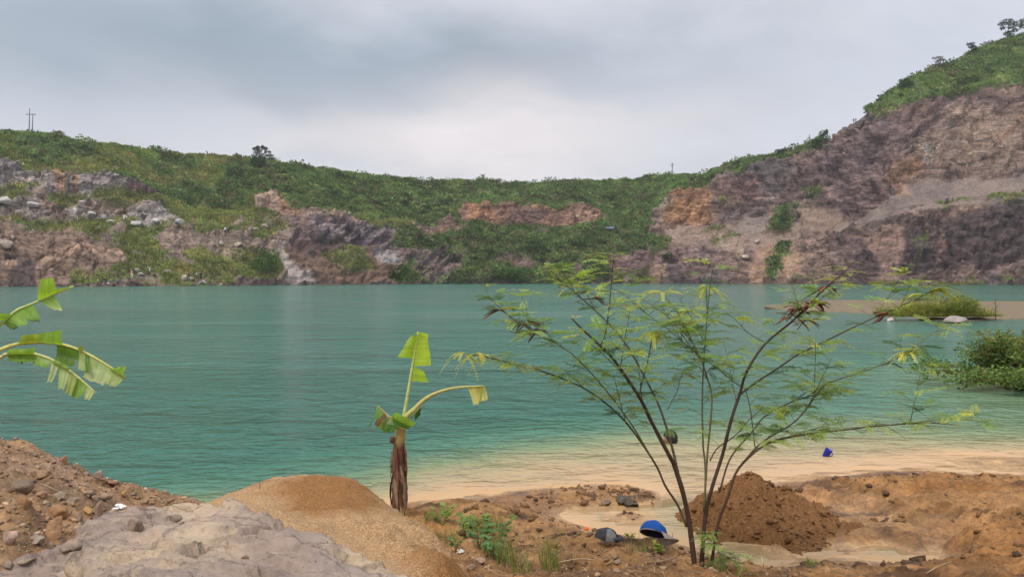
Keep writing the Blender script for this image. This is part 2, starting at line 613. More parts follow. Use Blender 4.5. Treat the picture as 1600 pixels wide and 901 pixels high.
def slab_material():
    m, nt, b, out = new_mat('weathered_slab_rock')
    p = pos_of(nt)
    n1 = noise(nt, p, 2.6, 8, 0.62, 0.8)
    n2 = noise(nt, p, 18, 7, 0.7, 0.3)
    n3 = noise(nt, p, 1.1, 6, 0.6, 0.5)
    mp = nt.nodes.new('ShaderNodeMapping')
    mp.inputs['Rotation'].default_value = (0, 0, R(35))
    mp.inputs['Scale'].default_value = (1.0, 3.2, 1.0)
    nt.links.new(p, mp.inputs[0])
    vo = N(nt, 'ShaderNodeTexVoronoi', Scale=1.7)
    vo.feature = 'DISTANCE_TO_EDGE'
    wp = nt.nodes.new('ShaderNodeVectorMath')
    wp.operation = 'ADD'
    cmb = nt.nodes.new('ShaderNodeCombineXYZ')
    nt.links.new(math_node(nt, 'MULTIPLY', n1, 0.55), cmb.inputs[0])
    nt.links.new(math_node(nt, 'MULTIPLY', n3, 0.9), cmb.inputs[1])
    nt.links.new(mp.outputs[0], wp.inputs[0])
    nt.links.new(cmb.outputs[0], wp.inputs[1])
    nt.links.new(wp.outputs[0], vo.inputs['Vector'])
    crack = ramp(nt, vo.outputs['Distance'], [(0.0, 0.0), (0.025, 1.0)])
    c = ramp(nt, n3, [(0.34, (0.245, 0.185, 0.155)), (0.45, (0.335, 0.258, 0.205)), (0.54, (0.44, 0.34, 0.24)), (0.66, (0.53, 0.42, 0.285))])
    c = mixc(nt, ramp(nt, n1, [(0.50, 0.0), (0.60, 0.7)]), c, (0.275, 0.222, 0.20))
    c = mixc(nt, ramp(nt, n2, [(0.55, 0.0), (0.7, 0.6)]), c, (0.20, 0.16, 0.13))
    c = mixc(nt, 1.0, c, ramp(nt, n2, [(0.3, 0.8), (0.7, 1.2)]), 'MULTIPLY')
    c = mixc(nt, 0.35, c, mixc(nt, 1.0, c, crack, 'MULTIPLY'))
    nt.links.new(c, b.inputs['Base Color'])
    b.inputs['Roughness'].default_value = 0.85
    b.inputs['Specular IOR Level'].default_value = 0.25
    nb = bump(nt, n1, 0.7, 0.10)
    nb = bump(nt, crack, 0.35, 0.015, nb)
    nt.links.new(bump(nt, n2, 0.8, 0.025, nb), b.inputs['Normal'])
    return m


M_HILL = hill_material()
M_WATER = water_material()
M_GROUND = ground_material()
M_SAND = sand_material('coarse_pit_sand', (0.29, 0.165, 0.075), (0.52, 0.35, 0.195), (0.25, 0.125, 0.045), 160.0)
M_MUDHEAP = sand_material('heaped_mud', (0.14, 0.066, 0.024), (0.21, 0.105, 0.042), (0.16, 0.076, 0.028), 70)
M_SLAB = slab_material()
M_STONE = vcol_mat('loose_stone', 0.85, 14, 0.4, 0.7, 40, 0.25)
M_FARROCK = vcol_mat('far_boulder', 0.9, 1.6, 0.35, 0.8, 2.0, 0.2, False, 0.5)
M_VEG = leaf_mat('far_foliage', 0.35, 0.30, 0.22, 0.75, 0.15)
M_LEAF = leaf_mat('fine_leaf', 9.0, 0.2, 0.42, 0.5, 0.35)
M_BARK = vcol_mat('bark', 0.75, 30, 0.35, 0.5, 90, 0.3)
M_STRAW = vcol_mat('dry_straw', 0.85, 30, 0.3, 0.0)

# ------------------------------------------------------------------ the quarry hillside


def I(x, tab):
    t = np.array(tab, float)
    return np.interp(x, t[:, 0], t[:, 1])


SKY = [(-1000, 170), (-300, 190), (0, 206), (60, 211), (100, 216), (150, 224), (200, 231), (250, 237), (320, 241), (380, 247), (430, 254), (470, 260), (520, 267),
       (560, 272), (600, 276), (640, 281), (680, 286), (710, 282), (760, 285), (800, 289), (840, 288), (880, 284), (920, 283), (960, 281), (1000, 279), (1050, 274),
       (1100, 271), (1130, 259), (1160, 250), (1200, 244), (1250, 240), (1268, 230), (1290, 220), (1310, 206), (1330, 193), (1350, 179), (1365, 168), (1380, 158),
       (1400, 142), (1420, 130), (1450, 112), (1480, 102), (1510, 87), (1540, 76), (1570, 62), (1600, 52), (1700, 24), (1900, -20), (2600, -60)]
BEN = [(-1000, 340), (0, 350), (200, 349), (300, 356), (400, 349), (480, 341), (560, 341), (620, 350), (700, 356), (800, 357), (900, 356), (1000, 356), (1060, 363),
       (1120, 372), (1200, 378), (1250, 376), (1300, 361), (1360, 345), (1420, 328), (1480, 320), (1600, 311), (1900, 290), (2600, 250)]
UPP = [(-1000, 220), (-60, 225), (0, 236), (18, 246), (45, 264), (60, 262), (100, 262), (150, 271), (200, 283), (240, 300), (262, 335), (390, 333), (398, 312), (440, 316),
       (480, 325), (520, 331), (560, 338), (580, 343), (640, 350), (724, 354), (733, 322), (800, 322), (930, 319), (938, 353), (1015, 356), (1026, 300), (1060, 291),
       (1098, 299), (1113, 290), (1130, 276), (1160, 265), (1200, 251), (1250, 246), (1275, 240), (1300, 216), (1330, 195), (1352, 184), (1380, 168), (1400, 163),
       (1450, 157), (1500, 150), (1550, 141), (1600, 130), (1700, 112), (1900, 80), (2600, 40)]
DW = [(-1000, 120), (-300, 165), (0, 202), (120, 210), (300, 224), (450, 250), (700, 300), (1000, 310), (1200, 290), (1400, 262), (1600, 250), (1900, 215), (2600, 130)]
O2 = [(-1000, 36), (0, 34), (300, 34), (420, 30), (500, 24), (700, 22), (1000, 22), (1150, 24), (1250, 20), (1400, 16), (2600, 16)]
O4 = [(-1000, 18), (200, 18), (300, 34), (400, 26), (560, 16), (700, 10), (830, 10), (1000, 14), (1150, 18), (1300, 24), (1450, 30), (1600, 32), (2600, 32)]
O5 = [(-1000, 40), (200, 40), (330, 32), (500, 38), (700, 42), (1000, 36), (1120, 16), (1250, 10), (1340, 8), (1400, 14), (1600, 40), (2600, 50)]


def build_hill():
    cols = np.concatenate([np.arange(-1000, -40, 12), np.arange(-40, 1640, 1.9), np.arange(1640, 2600, 12)]).astype(float)
    nc = len(cols)
    ksm = np.ones(21) / 21
    fine = np.arange(-1100, 2700, 2.0)
    usm = np.convolve(np.convolve(np.interp(fine, *np.array(UPP, float).T), ksm, 'same'), ksm, 'same')
    sk = I(cols, SKY) + vnoise(cols / 9.0, cols * 0, seed=3) * 1.6
    be = I(cols, BEN) + vnoise(cols / 23.0, cols * 0, seed=4) * 3
    ug = np.minimum(np.interp(cols, fine, usm), be - 2)
    ug = np.maximum(ug, sk + 1.5)
    dw, o2, o4, o5 = I(cols, DW), I(cols, O2), I(cols, O4), I(cols, O5)
    yw = HOR + F * CAMH / dw

    def zof(py, d):
        return CAMH - (py - HOR) / F * d
    kd = [dw - 14, dw - 1.5, dw, dw + o2, dw + o2 + 5, dw + o2 + 5 + o4, dw + o2 + 5 + o4 + o5]
    kp = [None, None, yw, be, None, ug, sk]
    kz = [np.full(nc, -5.5), np.full(nc, -0.8)]
    kz.append(np.zeros(nc))
    kz.append(zof(be, kd[3]))
    kz.append(kz[3] + 0.7)
    kz.append(zof(ug, kd[5]))
    kz.append(zof(sk, kd[6]))
    kd.append(kd[6] + 45)
    kz.append(kz[6] - 5)
    kd.append(kd[6] + 500)
    kz.append(kz[6] - 40)
    segs = [3, 2, 60, 5, 62, 62, 8, 5]
    D, Z = [], []
    for s, n in enumerate(segs):
        last = s == len(segs) - 1
        ts = np.linspace(0, 1, n + 1)
        if not last:
            ts = ts[:-1]
        for t in ts:
            Z.append(kz[s] * (1 - t) + kz[s + 1] * t)
            D.append(kd[s] * (1 - t) + kd[s + 1] * t)
    D, Z = np.array(D), np.array(Z)
    nr = len(D)
    X = (cols[None] - 800) / F * D
    base_py = HOR + (CAMH - Z) / D * F
    PX = np.repeat(cols[None], nr, 0)
    rowid = np.repeat(np.arange(nr)[:, None], nc, 1)
    beyond = rowid >= sum(segs[:6]) + 1

    # ---------------- what grows or lies where (map coordinates on the face, ragged by noise)
    wx = PX + fbm(X / 9, Z / 9, D / 9, 4, 21) * 20 + fbm(X / 30, Z / 30, D / 30, 2, 25) * 16
    wy = base_py + fbm(X / 8, Z / 8, D / 8, 4, 22) * 11
    # colours of bare rock first
    def C(*c):
        return np.array(c)
    col = np.zeros((nr, nc, 3))
    col[:] = C(0.27, 0.212, 0.203)
    rock = np.ones((nr, nc))
    big = fbm(X / 22, Z / 16, D / 22, 4, 31)
    k = smooth(-0.1, 0.35, big)[..., None]
    col = col * (1 - k) + C(0.33, 0.26, 0.228) * k
    k = smooth(0.1, 0.5, fbm(X / 14, Z / 14, D / 14, 4, 33))[..., None]
    col = col * (1 - k) + C(0.215, 0.195, 0.20) * k

    def paint(poly, c, soft=6.0, r=None, amt=1.0):
        nonlocal col, rock
        m = smooth(-soft, soft, poly_sd(wx, wy, poly)) * amt
        col = col * (1 - m[..., None]) + C(*c) * m[..., None]
        if r is not None:
            rock = rock * (1 - m) + r * m
    pale, white, orange, redd, earth, scree = (0.42, 0.405, 0.40), (0.56, 0.54, 0.52), (0.44, 0.285, 0.175), (0.34, 0.215, 0.165), (0.185, 0.135, 0.105), (0.265, 0.225, 0.20)
    paint([(-60, 220), (20, 240), (60, 262), (160, 275), (250, 300), (250, 325), (140, 312), (-60, 305)], pale)
    paint([(190, 285), (250, 295), (255, 322), (205, 318)], (0.22, 0.16, 0.15))
    paint([(88, 250), (98, 250), (104, 300), (92, 300)], orange)
    paint([(118, 268), (126, 268), (130, 300), (120, 302)], orange)
    paint([(-60, 300), (450, 320), (460, 440), (-60, 450)], (0.37, 0.315, 0.265))
    paint([(-60, 352), (120, 356), (190, 380), (200, 425), (120, 440), (-60, 450)], (0.37, 0.285, 0.225))
    paint([(0, 400), (50, 405), (60, 414), (0, 412)], (0.07, 0.055, 0.05), 2)
    paint([(20, 418), (60, 410), (70, 445), (15, 446)], (0.15, 0.125, 0.12), 3)
    paint([(0, 312), (65, 315), (88, 336), (60, 342), (-40, 330)], (0.47, 0.44, 0.40))
    paint([(110, 322), (128, 320), (138, 342), (112, 342)], white)
    paint([(165, 332), (200, 325), (285, 330), (294, 350), (230, 356), (160, 350)], white, 4)
    paint([(395, 312), (470, 322), (560, 338), (560, 345), (400, 340)], (0.40, 0.32, 0.27))
    paint([(440, 312), (475, 315), (480, 330), (445, 328)], orange)
    paint([(490, 340), (600, 345), (632, 360), (610, 382), (500, 380), (486, 360)], (0.285, 0.25, 0.275))
    paint([(455, 380), (610, 382), (655, 445), (440, 445)], (0.22, 0.155, 0.115), 4, 0.5)
    paint([(460, 380), (560, 378), (520, 405), (470, 400)], (0.15, 0.11, 0.10), 4)
    paint([(434, 376), (450, 378), (472, 410), (500, 442), (440, 446), (452, 410)], (0.47, 0.42, 0.39), 3)
    paint([(596, 385), (615, 385), (628, 410), (600, 405)], (0.42, 0.40, 0.40))
    paint([(620, 350), (760, 355), (740, 365), (640, 366)], redd)
    paint([(725, 318), (935, 318), (940, 360), (725, 352)], (0.37, 0.245, 0.185))
    paint([(742, 325), (770, 330), (790, 350), (740, 348)], orange)
    paint([(880, 325), (920, 325), (925, 345), (890, 348)], (0.47, 0.34, 0.26))
    paint([(800, 325), (860, 330), (850, 352), (800, 350)], (0.24, 0.18, 0.165))
    paint([(938, 302), (975, 300), (972, 320), (942, 322)], orange, 3, 0.5)
    paint([(1022, 305), (1062, 288), (1112, 296), (1108, 340), (1070, 350), (1032, 345)], orange)
    paint([(1006, 308), (1036, 310), (1032, 345), (1005, 330)], (0.48, 0.43, 0.36))
    paint([(1115, 290), (1160, 272), (1178, 275), (1170, 320), (1140, 320)], (0.275, 0.20, 0.19))
    paint([(1170, 335), (1260, 300), (1300, 290), (1280, 320), (1220, 340), (1180, 350)], (0.44, 0.385, 0.345), 5)
    paint([(1040, 352), (1240, 350), (1245, 385), (1180, 395), (1050, 380)], (0.34, 0.265, 0.22), 4, 0.5)
    paint([(1180, 380), (1235, 378), (1250, 440), (1160, 442)], (0.40, 0.29, 0.21), 4, 0.6)
    paint([(955, 390), (1035, 392), (1036, 425), (960, 425)], (0.29, 0.215, 0.215))
    paint([(1024, 412), (1048, 412), (1050, 442), (1022, 442)], (0.43, 0.33, 0.26))
    paint([(1150, 345), (1200, 340), (1175, 372), (1130, 370)], scree, 4, 0.2)
    paint([(1245, 330), (1300, 325), (1330, 345), (1290, 365), (1240, 365)], (0.30, 0.225, 0.18), 4, 0.3)
    paint([(1300, 362), (1360, 325), (1420, 288), (1480, 285), (1620, 272), (1700, 262), (1700, 300), (1600, 312), (1480, 322), (1400, 336)], (0.225, 0.185, 0.168), 4, 0.10)
    paint([(1385, 230), (1400, 225), (1432, 260), (1420, 300), (1400, 305), (1392, 270)], (0.44, 0.30, 0.22), 5)
    paint([(1440, 210), (1500, 170), (1600, 170), (1600, 260), (1500, 270), (1430, 255)], (0.40, 0.335, 0.285), 14, None, 0.75)
    paint([(1280, 215), (1430, 175), (1440, 235), (1390, 270), (1300, 300), (1260, 260)], (0.235, 0.19, 0.20), 10, None, 0.8)
    paint([(1330, 374), (1430, 345), (1500, 336), (1620, 320), (1720, 312), (1720, 400), (1500, 412), (1400, 428), (1335, 424)], (0.150, 0.124, 0.128), 7)
    for (sx, sy, ex, ey, w_, c_) in ((1500, 215, 1530, 262, 7, (0.45, 0.37, 0.29)), (1455, 225, 1440, 268, 6, (0.40, 0.38, 0.36)), (1540, 160, 1500, 205, 6, (0.45, 0.37, 0.31)), (1590, 160, 1560, 235, 8, (0.42, 0.31, 0.25)), (1375, 205, 1350, 260, 6, (0.15, 0.12, 0.13)), (1320, 230, 1300, 290, 6, (0.16, 0.125, 0.135)), (1470, 175, 1425, 215, 7, (0.16, 0.13, 0.135)), (1210, 290, 1180, 330, 5, (0.46, 0.40, 0.36)), (1150, 300, 1140, 345, 6, (0.19, 0.14, 0.14)), (1390, 380, 1375, 440, 9, (0.36, 0.25, 0.20)), (1480, 360, 1470, 430, 6, (0.28, 0.21, 0.19)), (1560, 350, 1540, 420, 6, (0.11, 0.09, 0.095)), (60, 255, 50, 300, 6, (0.52, 0.50, 0.48)), (215, 290, 220, 318, 5, (0.16, 0.12, 0.115)), (550, 350, 560, 385, 6, (0.17, 0.145, 0.16)), (515, 350, 505, 378, 5, (0.40, 0.37, 0.38))):
        paint([(sx - w_, sy), (sx + w_, sy), (ex + w_, ey), (ex - w_, ey)], c_, 4)
    paint([(1340, 370), (1400, 350), (1400, 440), (1370, 440)], (0.36, 0.26, 0.22), 6, 0.7)

    # vegetation: 1 olive grass, 2 green grass / herbs, 3 bushes
    veg = np.zeros((nr, nc))
    kind = np.zeros((nr, nc), int)

    def grow(mask, kd_):
        nonlocal veg, kind
        kind = np.where(mask > 0.35, kd_, kind)
        veg = np.maximum(veg, mask)

    def pm(poly, soft=4):
        return smooth(-soft, soft, poly_sd(wx, wy, poly))
    um = smooth(4, -4, base_py + (wy - base_py) * 0.8 - I(wx, UPP))
    um = np.where(beyond, 1.0, um)
    um = um * np.where((PX > 1288) & (PX < 1356), 0.0, 1.0)
    grow(um, 2)
    bushy = fbm(X / 11, Z / 9, D / 11, 4, 51)
    kind = np.where((um > 0.35) & (bushy > 0.05), 3, kind)
    kind = np.where((um > 0.35) & (PX < 420) & (bushy < 0.12), 1 + (bushy > -0.1), kind)
    for poly in ([(-60, 300), (60, 296), (200, 302), (300, 318), (430, 332), (440, 345), (300, 352), (240, 322), (100, 316), (-60, 314)],
                 [(-60, 332), (60, 344), (150, 345), (240, 353), (330, 345), (430, 350), (470, 363), (400, 374), (300, 360), (240, 368), (180, 365), (100, 360), (-60, 348)],
                 [(178, 360), (232, 362), (255, 400), (300, 418), (322, 444), (210, 436), (190, 400)],
                 [(255, 392), (330, 385), (452, 395), (440, 425), (420, 442), (330, 442), (300, 425), (255, 415)],
                 [(120, 424), (200, 420), (290, 428), (300, 446), (130, 446)],
                 [(950, 424), (1026, 426), (1026, 444), (950, 444)],
                 [(560, 335), (620, 345), (700, 350), (640, 358), (560, 350)],
                 [(500, 395), (560, 390), (600, 420), (520, 425)]):
        grow(pm(poly) * smooth(-0.55, 0.0, fbm(X / 5, Z / 5, D / 5, 3, 61)), 1)
    for poly in ([(620, 362), (680, 346), (760, 354), (1000, 354), (1052, 378), (1052, 394), (990, 392), (945, 402), (940, 444), (640, 444), (612, 430), (640, 400), (608, 372)],
                 [(1188, 364), (1205, 340), (1236, 316), (1234, 345), (1210, 362)],
                 [(1214, 378), (1230, 380), (1216, 415), (1207, 442), (1186, 442), (1197, 412)],
                 [(1256, 296), (1284, 298), (1282, 310), (1256, 310)]):
        grow(pm(poly) * smooth(-0.75, -0.1, fbm(X / 6, Z / 6, D / 6, 3, 62)), 3)
    for poly in ([(1085, 355), (1130, 358), (1130, 366), (1085, 364)], [(1125, 368), (1145, 368), (1140, 384), (1120, 384)], [(1340, 180), (1400, 160), (1400, 172), (1350, 192)],
                 [(1520, 430), (1620, 418), (1620, 446), (1510, 446)], [(1410, 380), (1450, 360), (1440, 400), (1415, 412)], [(1120, 298), (1140, 296), (1138, 318), (1118, 318)],
                 [(1440, 318), (1560, 308), (1620, 304), (1620, 316), (1480, 326)]):
        grow(pm(poly) * smooth(-0.2, 0.3, fbm(X / 4, Z / 4, D / 4, 3, 63)) * 0.8, 1)
    bare = pm([(636, 388), (720, 395), (726, 428), (700, 436), (650, 432)], 6) + pm([(775, 396), (835, 400), (825, 420), (780, 420)], 6) + pm([(640, 344), (735, 352), (730, 366), (650, 366)], 3)
    bare = bare + pm([(560, 300 - 60), (561, 240), (561, 241)], 1) * 0
    veg = veg * (1 - np.clip(bare, 0, 1) * 0.85)
    veg = np.where(base_py > yw[None] - 0.6, 0, veg)
    veg[:5] = 0
    soil = np.where((kind == 1)[..., None], C(0.15, 0.15, 0.065), C(0.085, 0.105, 0.04))
    col = col * (1 - veg[..., None]) + soil * veg[..., None]
    rock = rock * (1 - veg)
    # wet dark line along the water
    wl = smooth(0.9, 0.1, Z + vnoise(X / 2, D / 2, seed=5) * 0.3) * (Z > -2)
    col = col * (1 - 0.45 * wl[..., None])

    # ---------------- shape: push the smooth sheet along its own normal
    Pm = np.stack([X, D, Z], -1)
    du = np.gradient(Pm, axis=1)
    dv = np.gradient(Pm, axis=0)
    nrm = np.cross(dv, du)
    nrm /= np.linalg.norm(nrm, axis=-1, keepdims=True) + 1e-9
    nrm *= np.sign(-nrm[..., 1:2] + nrm[..., 2:3] * 0.5)
    a = R(38)
    Xs, Zs = X * math.cos(a) + Z * math.sin(a), -X * math.sin(a) + Z * math.cos(a)
    disp_r = fbm(X / 17, Z / 15, D / 17, 3, 71) * 3.2
    disp_r += facet(Xs / 8.0, D / 8.0, Zs / 4.2, 7) * 2.1
    disp_r += facet(Xs / 3.2, D / 3.2, Zs / 1.5, 8) * 1.35
    disp_r += facet(Xs / 1.3, D / 1.3, Zs / 0.7, 9) * 0.55
    lz = Z / 3.4 + fbm(X / 19, D / 19, None, 3, 76) * 1.6
    disp_r += (np.abs((lz % 1.0) - 0.35) - 0.3) * 2.2
    disp_s = fbm(X / 14, Z / 14, D / 14, 4, 72) * 1.5 + fbm(X / 3, Z / 3, D / 3, 3, 73) * 0.35
    disp_v = fbm(X / 16, Z / 12, D / 16, 3, 74) * 3.0 + fbm(X / 4, Z / 4, D / 4, 3, 75) * 0.9
    disp = disp_r * rock + (disp_s * (1 - veg) + disp_v * veg) * (1 - rock)
    # keep skyline and bench edge where they are, roughly
    damp = np.ones((nr, nc))
    r6 = sum(segs[:6])
    damp *= 1 - 0.75 * np.exp(-((rowid - r6) / 8.0) ** 2)
    damp[:4] = 0.3
    damp = np.where(beyond, damp * 0.4, damp)
    Pm = Pm + nrm * (disp * damp * np.clip(np.hypot(X, D) / 220, 0.3, 1.3))[..., None]
    V = Pm.reshape(-1, 3)
    Fq = grid_faces(nr, nc)
    me = mesh_from('quarry_hillside', V, Fq, M_HILL, False, col.reshape(-1, 3), {'rock': rock})
    o = link('quarry_hillside', me)
    tag(o, kind='structure')
    return V, Fq, veg, kind, base_py, PX, beyond, nr, nc, nrm.reshape(-1, 3)


HV, HF, HVEG, HKIND, HPY, HPX, HBEY, HNR, HNC, HN = build_hill()
HBVH = BVHTree.FromPolygons([Vector(v) for v in HV], [tuple(int(q) for q in f) for f in HF], all_triangles=False)


def hill_at(px, py, lift=0.0):
    """first surface of the hillside seen in that direction"""
    d = Vector(((px - 800) / F, 1.0, -(py - HOR) / F)).normalized()
    for k in range(40):
        hit = HBVH.ray_cast(Vector((0, 0, CAMH)), Vector((d.x, d.y, d.z - 0.0007 * k)).normalized())
        if hit[0] is not None and hit[0].y > 60:
            return Vector((hit[0].x, hit[0].y, hit[0].z + lift))
    raise ValueError('no hill at %s %s' % (px, py))


def leaf_quads(base, dirs, up, length, width, col):
    """vectorised diamond leaves: base (n,3), dirs (n,3) unit, up (n,3)"""
    side = np.cross(dirs, up)
    side /= np.linalg.norm(side, axis=1, keepdims=True) + 1e-9
    L = length[:, None]
    W = width[:, None]
    a = base
    b = base + dirs * L * 0.5 + side * W * 0.5
    c = base + dirs * L
    d = base + dirs * L * 0.5 - side * W * 0.5
    V = np.stack([a, b, c, d], 1).reshape(-1, 3)
    C = np.repeat(col, 4, 0)
    n = len(base)
    return V, np.arange(n * 4).reshape(n, 4), C


def rand_dirs(n):
    v = RNG.normal(size=(n, 3))
    return v / np.linalg.norm(v, axis=1, keepdims=True)


WHT, BLK, NVY, YEL, RED, BLU, PUR, GRY = (0.75, 0.72, 0.72), (0.02, 0.02, 0.022), (0.03, 0.03, 0.09), (0.62, 0.52, 0.16), (0.42, 0.07, 0.09), (0.10, 0.13, 0.36), (0.13, 0.10, 0.16), (0.12, 0.12, 0.13)
gsh = 'people on the far left shore'
PPL = [(138, 447.5, 'sit', GRY, BLK, 'person in dark clothes crouching leftmost at the far waterline', gsh, 1.05),
       (153, 446.5, 'stand', YEL, BLK, 'person in a yellow shirt at the far waterline', gsh, 1.0),
       (158, 447.0, 'bend', BLK, BLK, 'person in black bending down just right of the yellow shirt', gsh, 0.95),
       (165, 447.2, 'stand', NVY, NVY, 'person in navy standing at the far waterline beside one in white', gsh, 1.0),
       (168.5, 447.4, 'sit', WHT, GRY, 'person in a white shirt sitting next to the one in navy', gsh, 1.05),
       (184.5, 446.0, 'stand', BLU, BLK, 'person in a blue shirt rightmost at the far waterline', gsh, 0.95),
       (206, 435.5, 'stand', (0.55, 0.2, 0.24), WHT, 'person in a pink and red top standing by the pale rock above the shore', gsh, 1.1),
       (234, 431, 'stand', WHT, BLK, 'person in a white top standing among the rocks above the shore', gsh, 1.05),
       (230.5, 432, 'bend', PUR, BLK, 'person in dark purple stooping beside the one in the white top', gsh, 0.9),
       (243, 433, 'sit', (0.16, 0.06, 0.05), BLK, 'person in dark brown sitting on the bank behind the grass', gsh, 1.1),
       (295, 435.5, 'stand', RED, BLK, 'person in a red shirt and black trousers by a tan rock', gsh, 1.1),
       (307, 437, 'stand', (0.45, 0.45, 0.44), BLK, 'person in a grey top on the rocks right of the red shirt', gsh, 1.0),
       (314, 437.5, 'stand', BLK, BLK, 'person all in black rightmost on the far left shore', gsh, 1.0),
       (352, 365.5, 'stand', WHT, BLK, 'person in a white shirt on the terrace above the left shore', 'pair on the left terrace', 1.0),
       (357, 365.5, 'stand', BLK, BLK, 'person in black beside the white shirt on the terrace', 'pair on the left terrace', 0.95),
       (546, 337, 'sit', WHT, GRY, 'person in white sitting on top of the purple rock face', 'pair on top of the rock face', 1.3),
       (551.5, 338.5, 'stand', BLK, GRY, 'person in black standing on top of the purple rock face', 'pair on top of the rock face', 0.9),
       (325, 241.5, 'bend', GRY, BLK, 'dark figure bending on the left skyline', None, 1.1),
       (1332.6, 194, 'stand', PUR, BLK, 'left one of two dark figures on the crest of the right cliff', 'two figures on the cliff crest', 1.0),
       (1336, 193, 'stand', GRY, BLK, 'right one of two dark figures on the crest of the right cliff', 'two figures on the cliff crest', 0.9),
       (1477.5, 320, 'stand', PUR, BLK, 'person in dark purple on the ledge of the right cliff', 'people on the right ledge', 1.1),
       (1480, 319.5, 'stand', NVY, BLK, 'person in navy close behind the purple one on the right ledge', 'people on the right ledge', 1.05),
       (1487.4, 316, 'stand', BLK, BLK, 'small person in black farther along the right ledge', 'people on the right ledge', 0.8)]


def scatter_hill():
    vf = HVEG.reshape(-1)
    kf = HKIND.reshape(-1)
    quad = HF
    q = HV[quad]
    area = np.linalg.norm(np.cross(q[:, 2] - q[:, 0], q[:, 3] - q[:, 1]), axis=1) * 0.5
    fv = vf[quad].mean(1)
    fk = kf[quad[:, 0]]
    px = HPX.reshape(-1)[quad[:, 0]]
    bey = HBEY.reshape(-1)[quad[:, 0]]
    dist = np.linalg.norm(q.mean(1), axis=1)
    vis = (px > -120) & (px < 1720) & (dist < 420)
    skyrow = (q[:, 0, 2] > 0)

    ppl = [hill_at(a[0], a[1]) for a in PPL]

    def clear(p, rr):
        m = np.ones(len(p), bool)
        for q_ in ppl:
            m &= (np.hypot(p[:, 0] - q_.x, (p[:, 1] - q_.y + 1.5) * 0.4) > rr)
        return m

    def pick(n, w):
        w = w / w.sum()
        idx = RNG.choice(len(quad), n, p=w)
        u, v = RNG.random((n, 1)), RNG.random((n, 1))
        qq = q[idx]
        p = qq[:, 0] * (1 - u) * (1 - v) + qq[:, 1] * u * (1 - v) + qq[:, 2] * u * v + qq[:, 3] * (1 - u) * v
        return p, idx
    # 1) grass and herb clumps, one mass
    w = area * np.where(fv > 0.35, fv, 0) * vis * np.where(bey, 0.12, 1.0) * np.where(fk == 3, 0.5, 1.0)
    n = 42000
    p, idx = pick(n, w)
    m = clear(p, 0.9)
    p, idx = p[m], idx[m]
    n = len(p)
    k = fk[idx]
    k1 = (k == 1)[:, None]
    per = 8
    tone = fbm(p[:, 0] / 9, p[:, 1] / 9, p[:, 2] / 9, 3, 81)[:, None]
    c = np.where(k1, np.array([0.185, 0.22, 0.068]), np.array([0.145, 0.235, 0.07]))
    c = c * (1 + 0.55 * tone) + np.where(k1, np.array([0.08, 0.035, 0.02]), np.array([0.09, 0.06, 0.03])) * smooth(0.1, 0.5, fbm(p[:, 0] / 5, p[:, 1] / 5, p[:, 2] / 5, 2, 82))[:, None]
    c = np.clip(c * RNG.uniform(0.75, 1.25, (n, 1)), 0.01, 1)
    P_ = np.repeat(p, per, 0) + RNG.normal(0, 0.35, (n * per, 3)) * np.array([1, 1, 0.15])
    C_ = np.repeat(c, per, 0) * RNG.uniform(0.75, 1.25, (n * per, 1))
    d = rand_dirs(n * per) * 0.55 + np.array([0, 0, 0.85])
    d /= np.linalg.norm(d, axis=1, keepdims=True)
    ln = RNG.uniform(0.55, 1.25, n * per)
    V1, F1, C1 = leaf_quads(P_, d, rand_dirs(n * per), ln, ln * 0.28, C_)
    o = link('hillside_grass', mesh_from('hillside_grass', V1, F1, M_VEG, False, C1))
    tag(o, kind='stuff')
    # 2) bushes and creepers, one mass: shells of leaf clumps
    w = area * np.where((fv > 0.4) & (fk == 3), fv, np.where((fv > 0.4) & (fk == 2), 0.22, 0.0)) * vis * np.where(bey, 0.15, 1.0)
    n = 5200
    p, idx = pick(n, w)
    m = clear(p, 2.0)
    p, idx = p[m], idx[m]
    n = len(p)
    per = 62
    rad = 0.65 + 2.3 * RNG.random(n) ** 3.2
    tone = fbm(p[:, 0] / 8, p[:, 1] / 8, p[:, 2] / 8, 3, 83)[:, None]
    hue = RNG.random((n, 1))
    c = np.array([0.045, 0.092, 0.036]) * (1 + 0.9 * tone) * (1 - hue) + np.array([0.145, 0.205, 0.06]) * (1 + 0.9 * tone) * hue
    dry = (RNG.random(n) > 0.90)[:, None]
    c = np.where(dry, np.array([0.17, 0.14, 0.085]), c)
    c = np.clip(c, 0.012, 1)
    d = rand_dirs(n * per)
    d[:, 2] = np.abs(d[:, 2]) * 0.9 + 0.02
    rr = np.repeat(rad, per)
    lump = 1 + 0.35 * fbm(d[:, 0] * 1.7 + np.repeat(p[:, 0], per), d[:, 1] * 1.7 + np.repeat(p[:, 1], per), d[:, 2] * 1.7, 2, 84)
    P_ = np.repeat(p, per, 0) + d * (rr * lump * RNG.uniform(0.55, 1.0, n * per))[:, None] * np.array([1.15, 1.15, 0.85])
    ld = d * 0.7 + rand_dirs(n * per) * 0.8
    ld /= np.linalg.norm(ld, axis=1, keepdims=True)
    C_ = np.repeat(c, per, 0) * RNG.uniform(0.7, 1.35, (n * per, 1))
    ln = RNG.uniform(0.35, 0.75, n * per) * (0.7 + 0.3 * rr)
    V2, F2, C2 = leaf_quads(P_, ld, rand_dirs(n * per), ln, ln * 0.62, C_)
    o = link('hillside_bushes', mesh_from('hillside_bushes', V2, F2, M_VEG, False, C2))
    tag(o, kind='stuff')


scatter_hill()

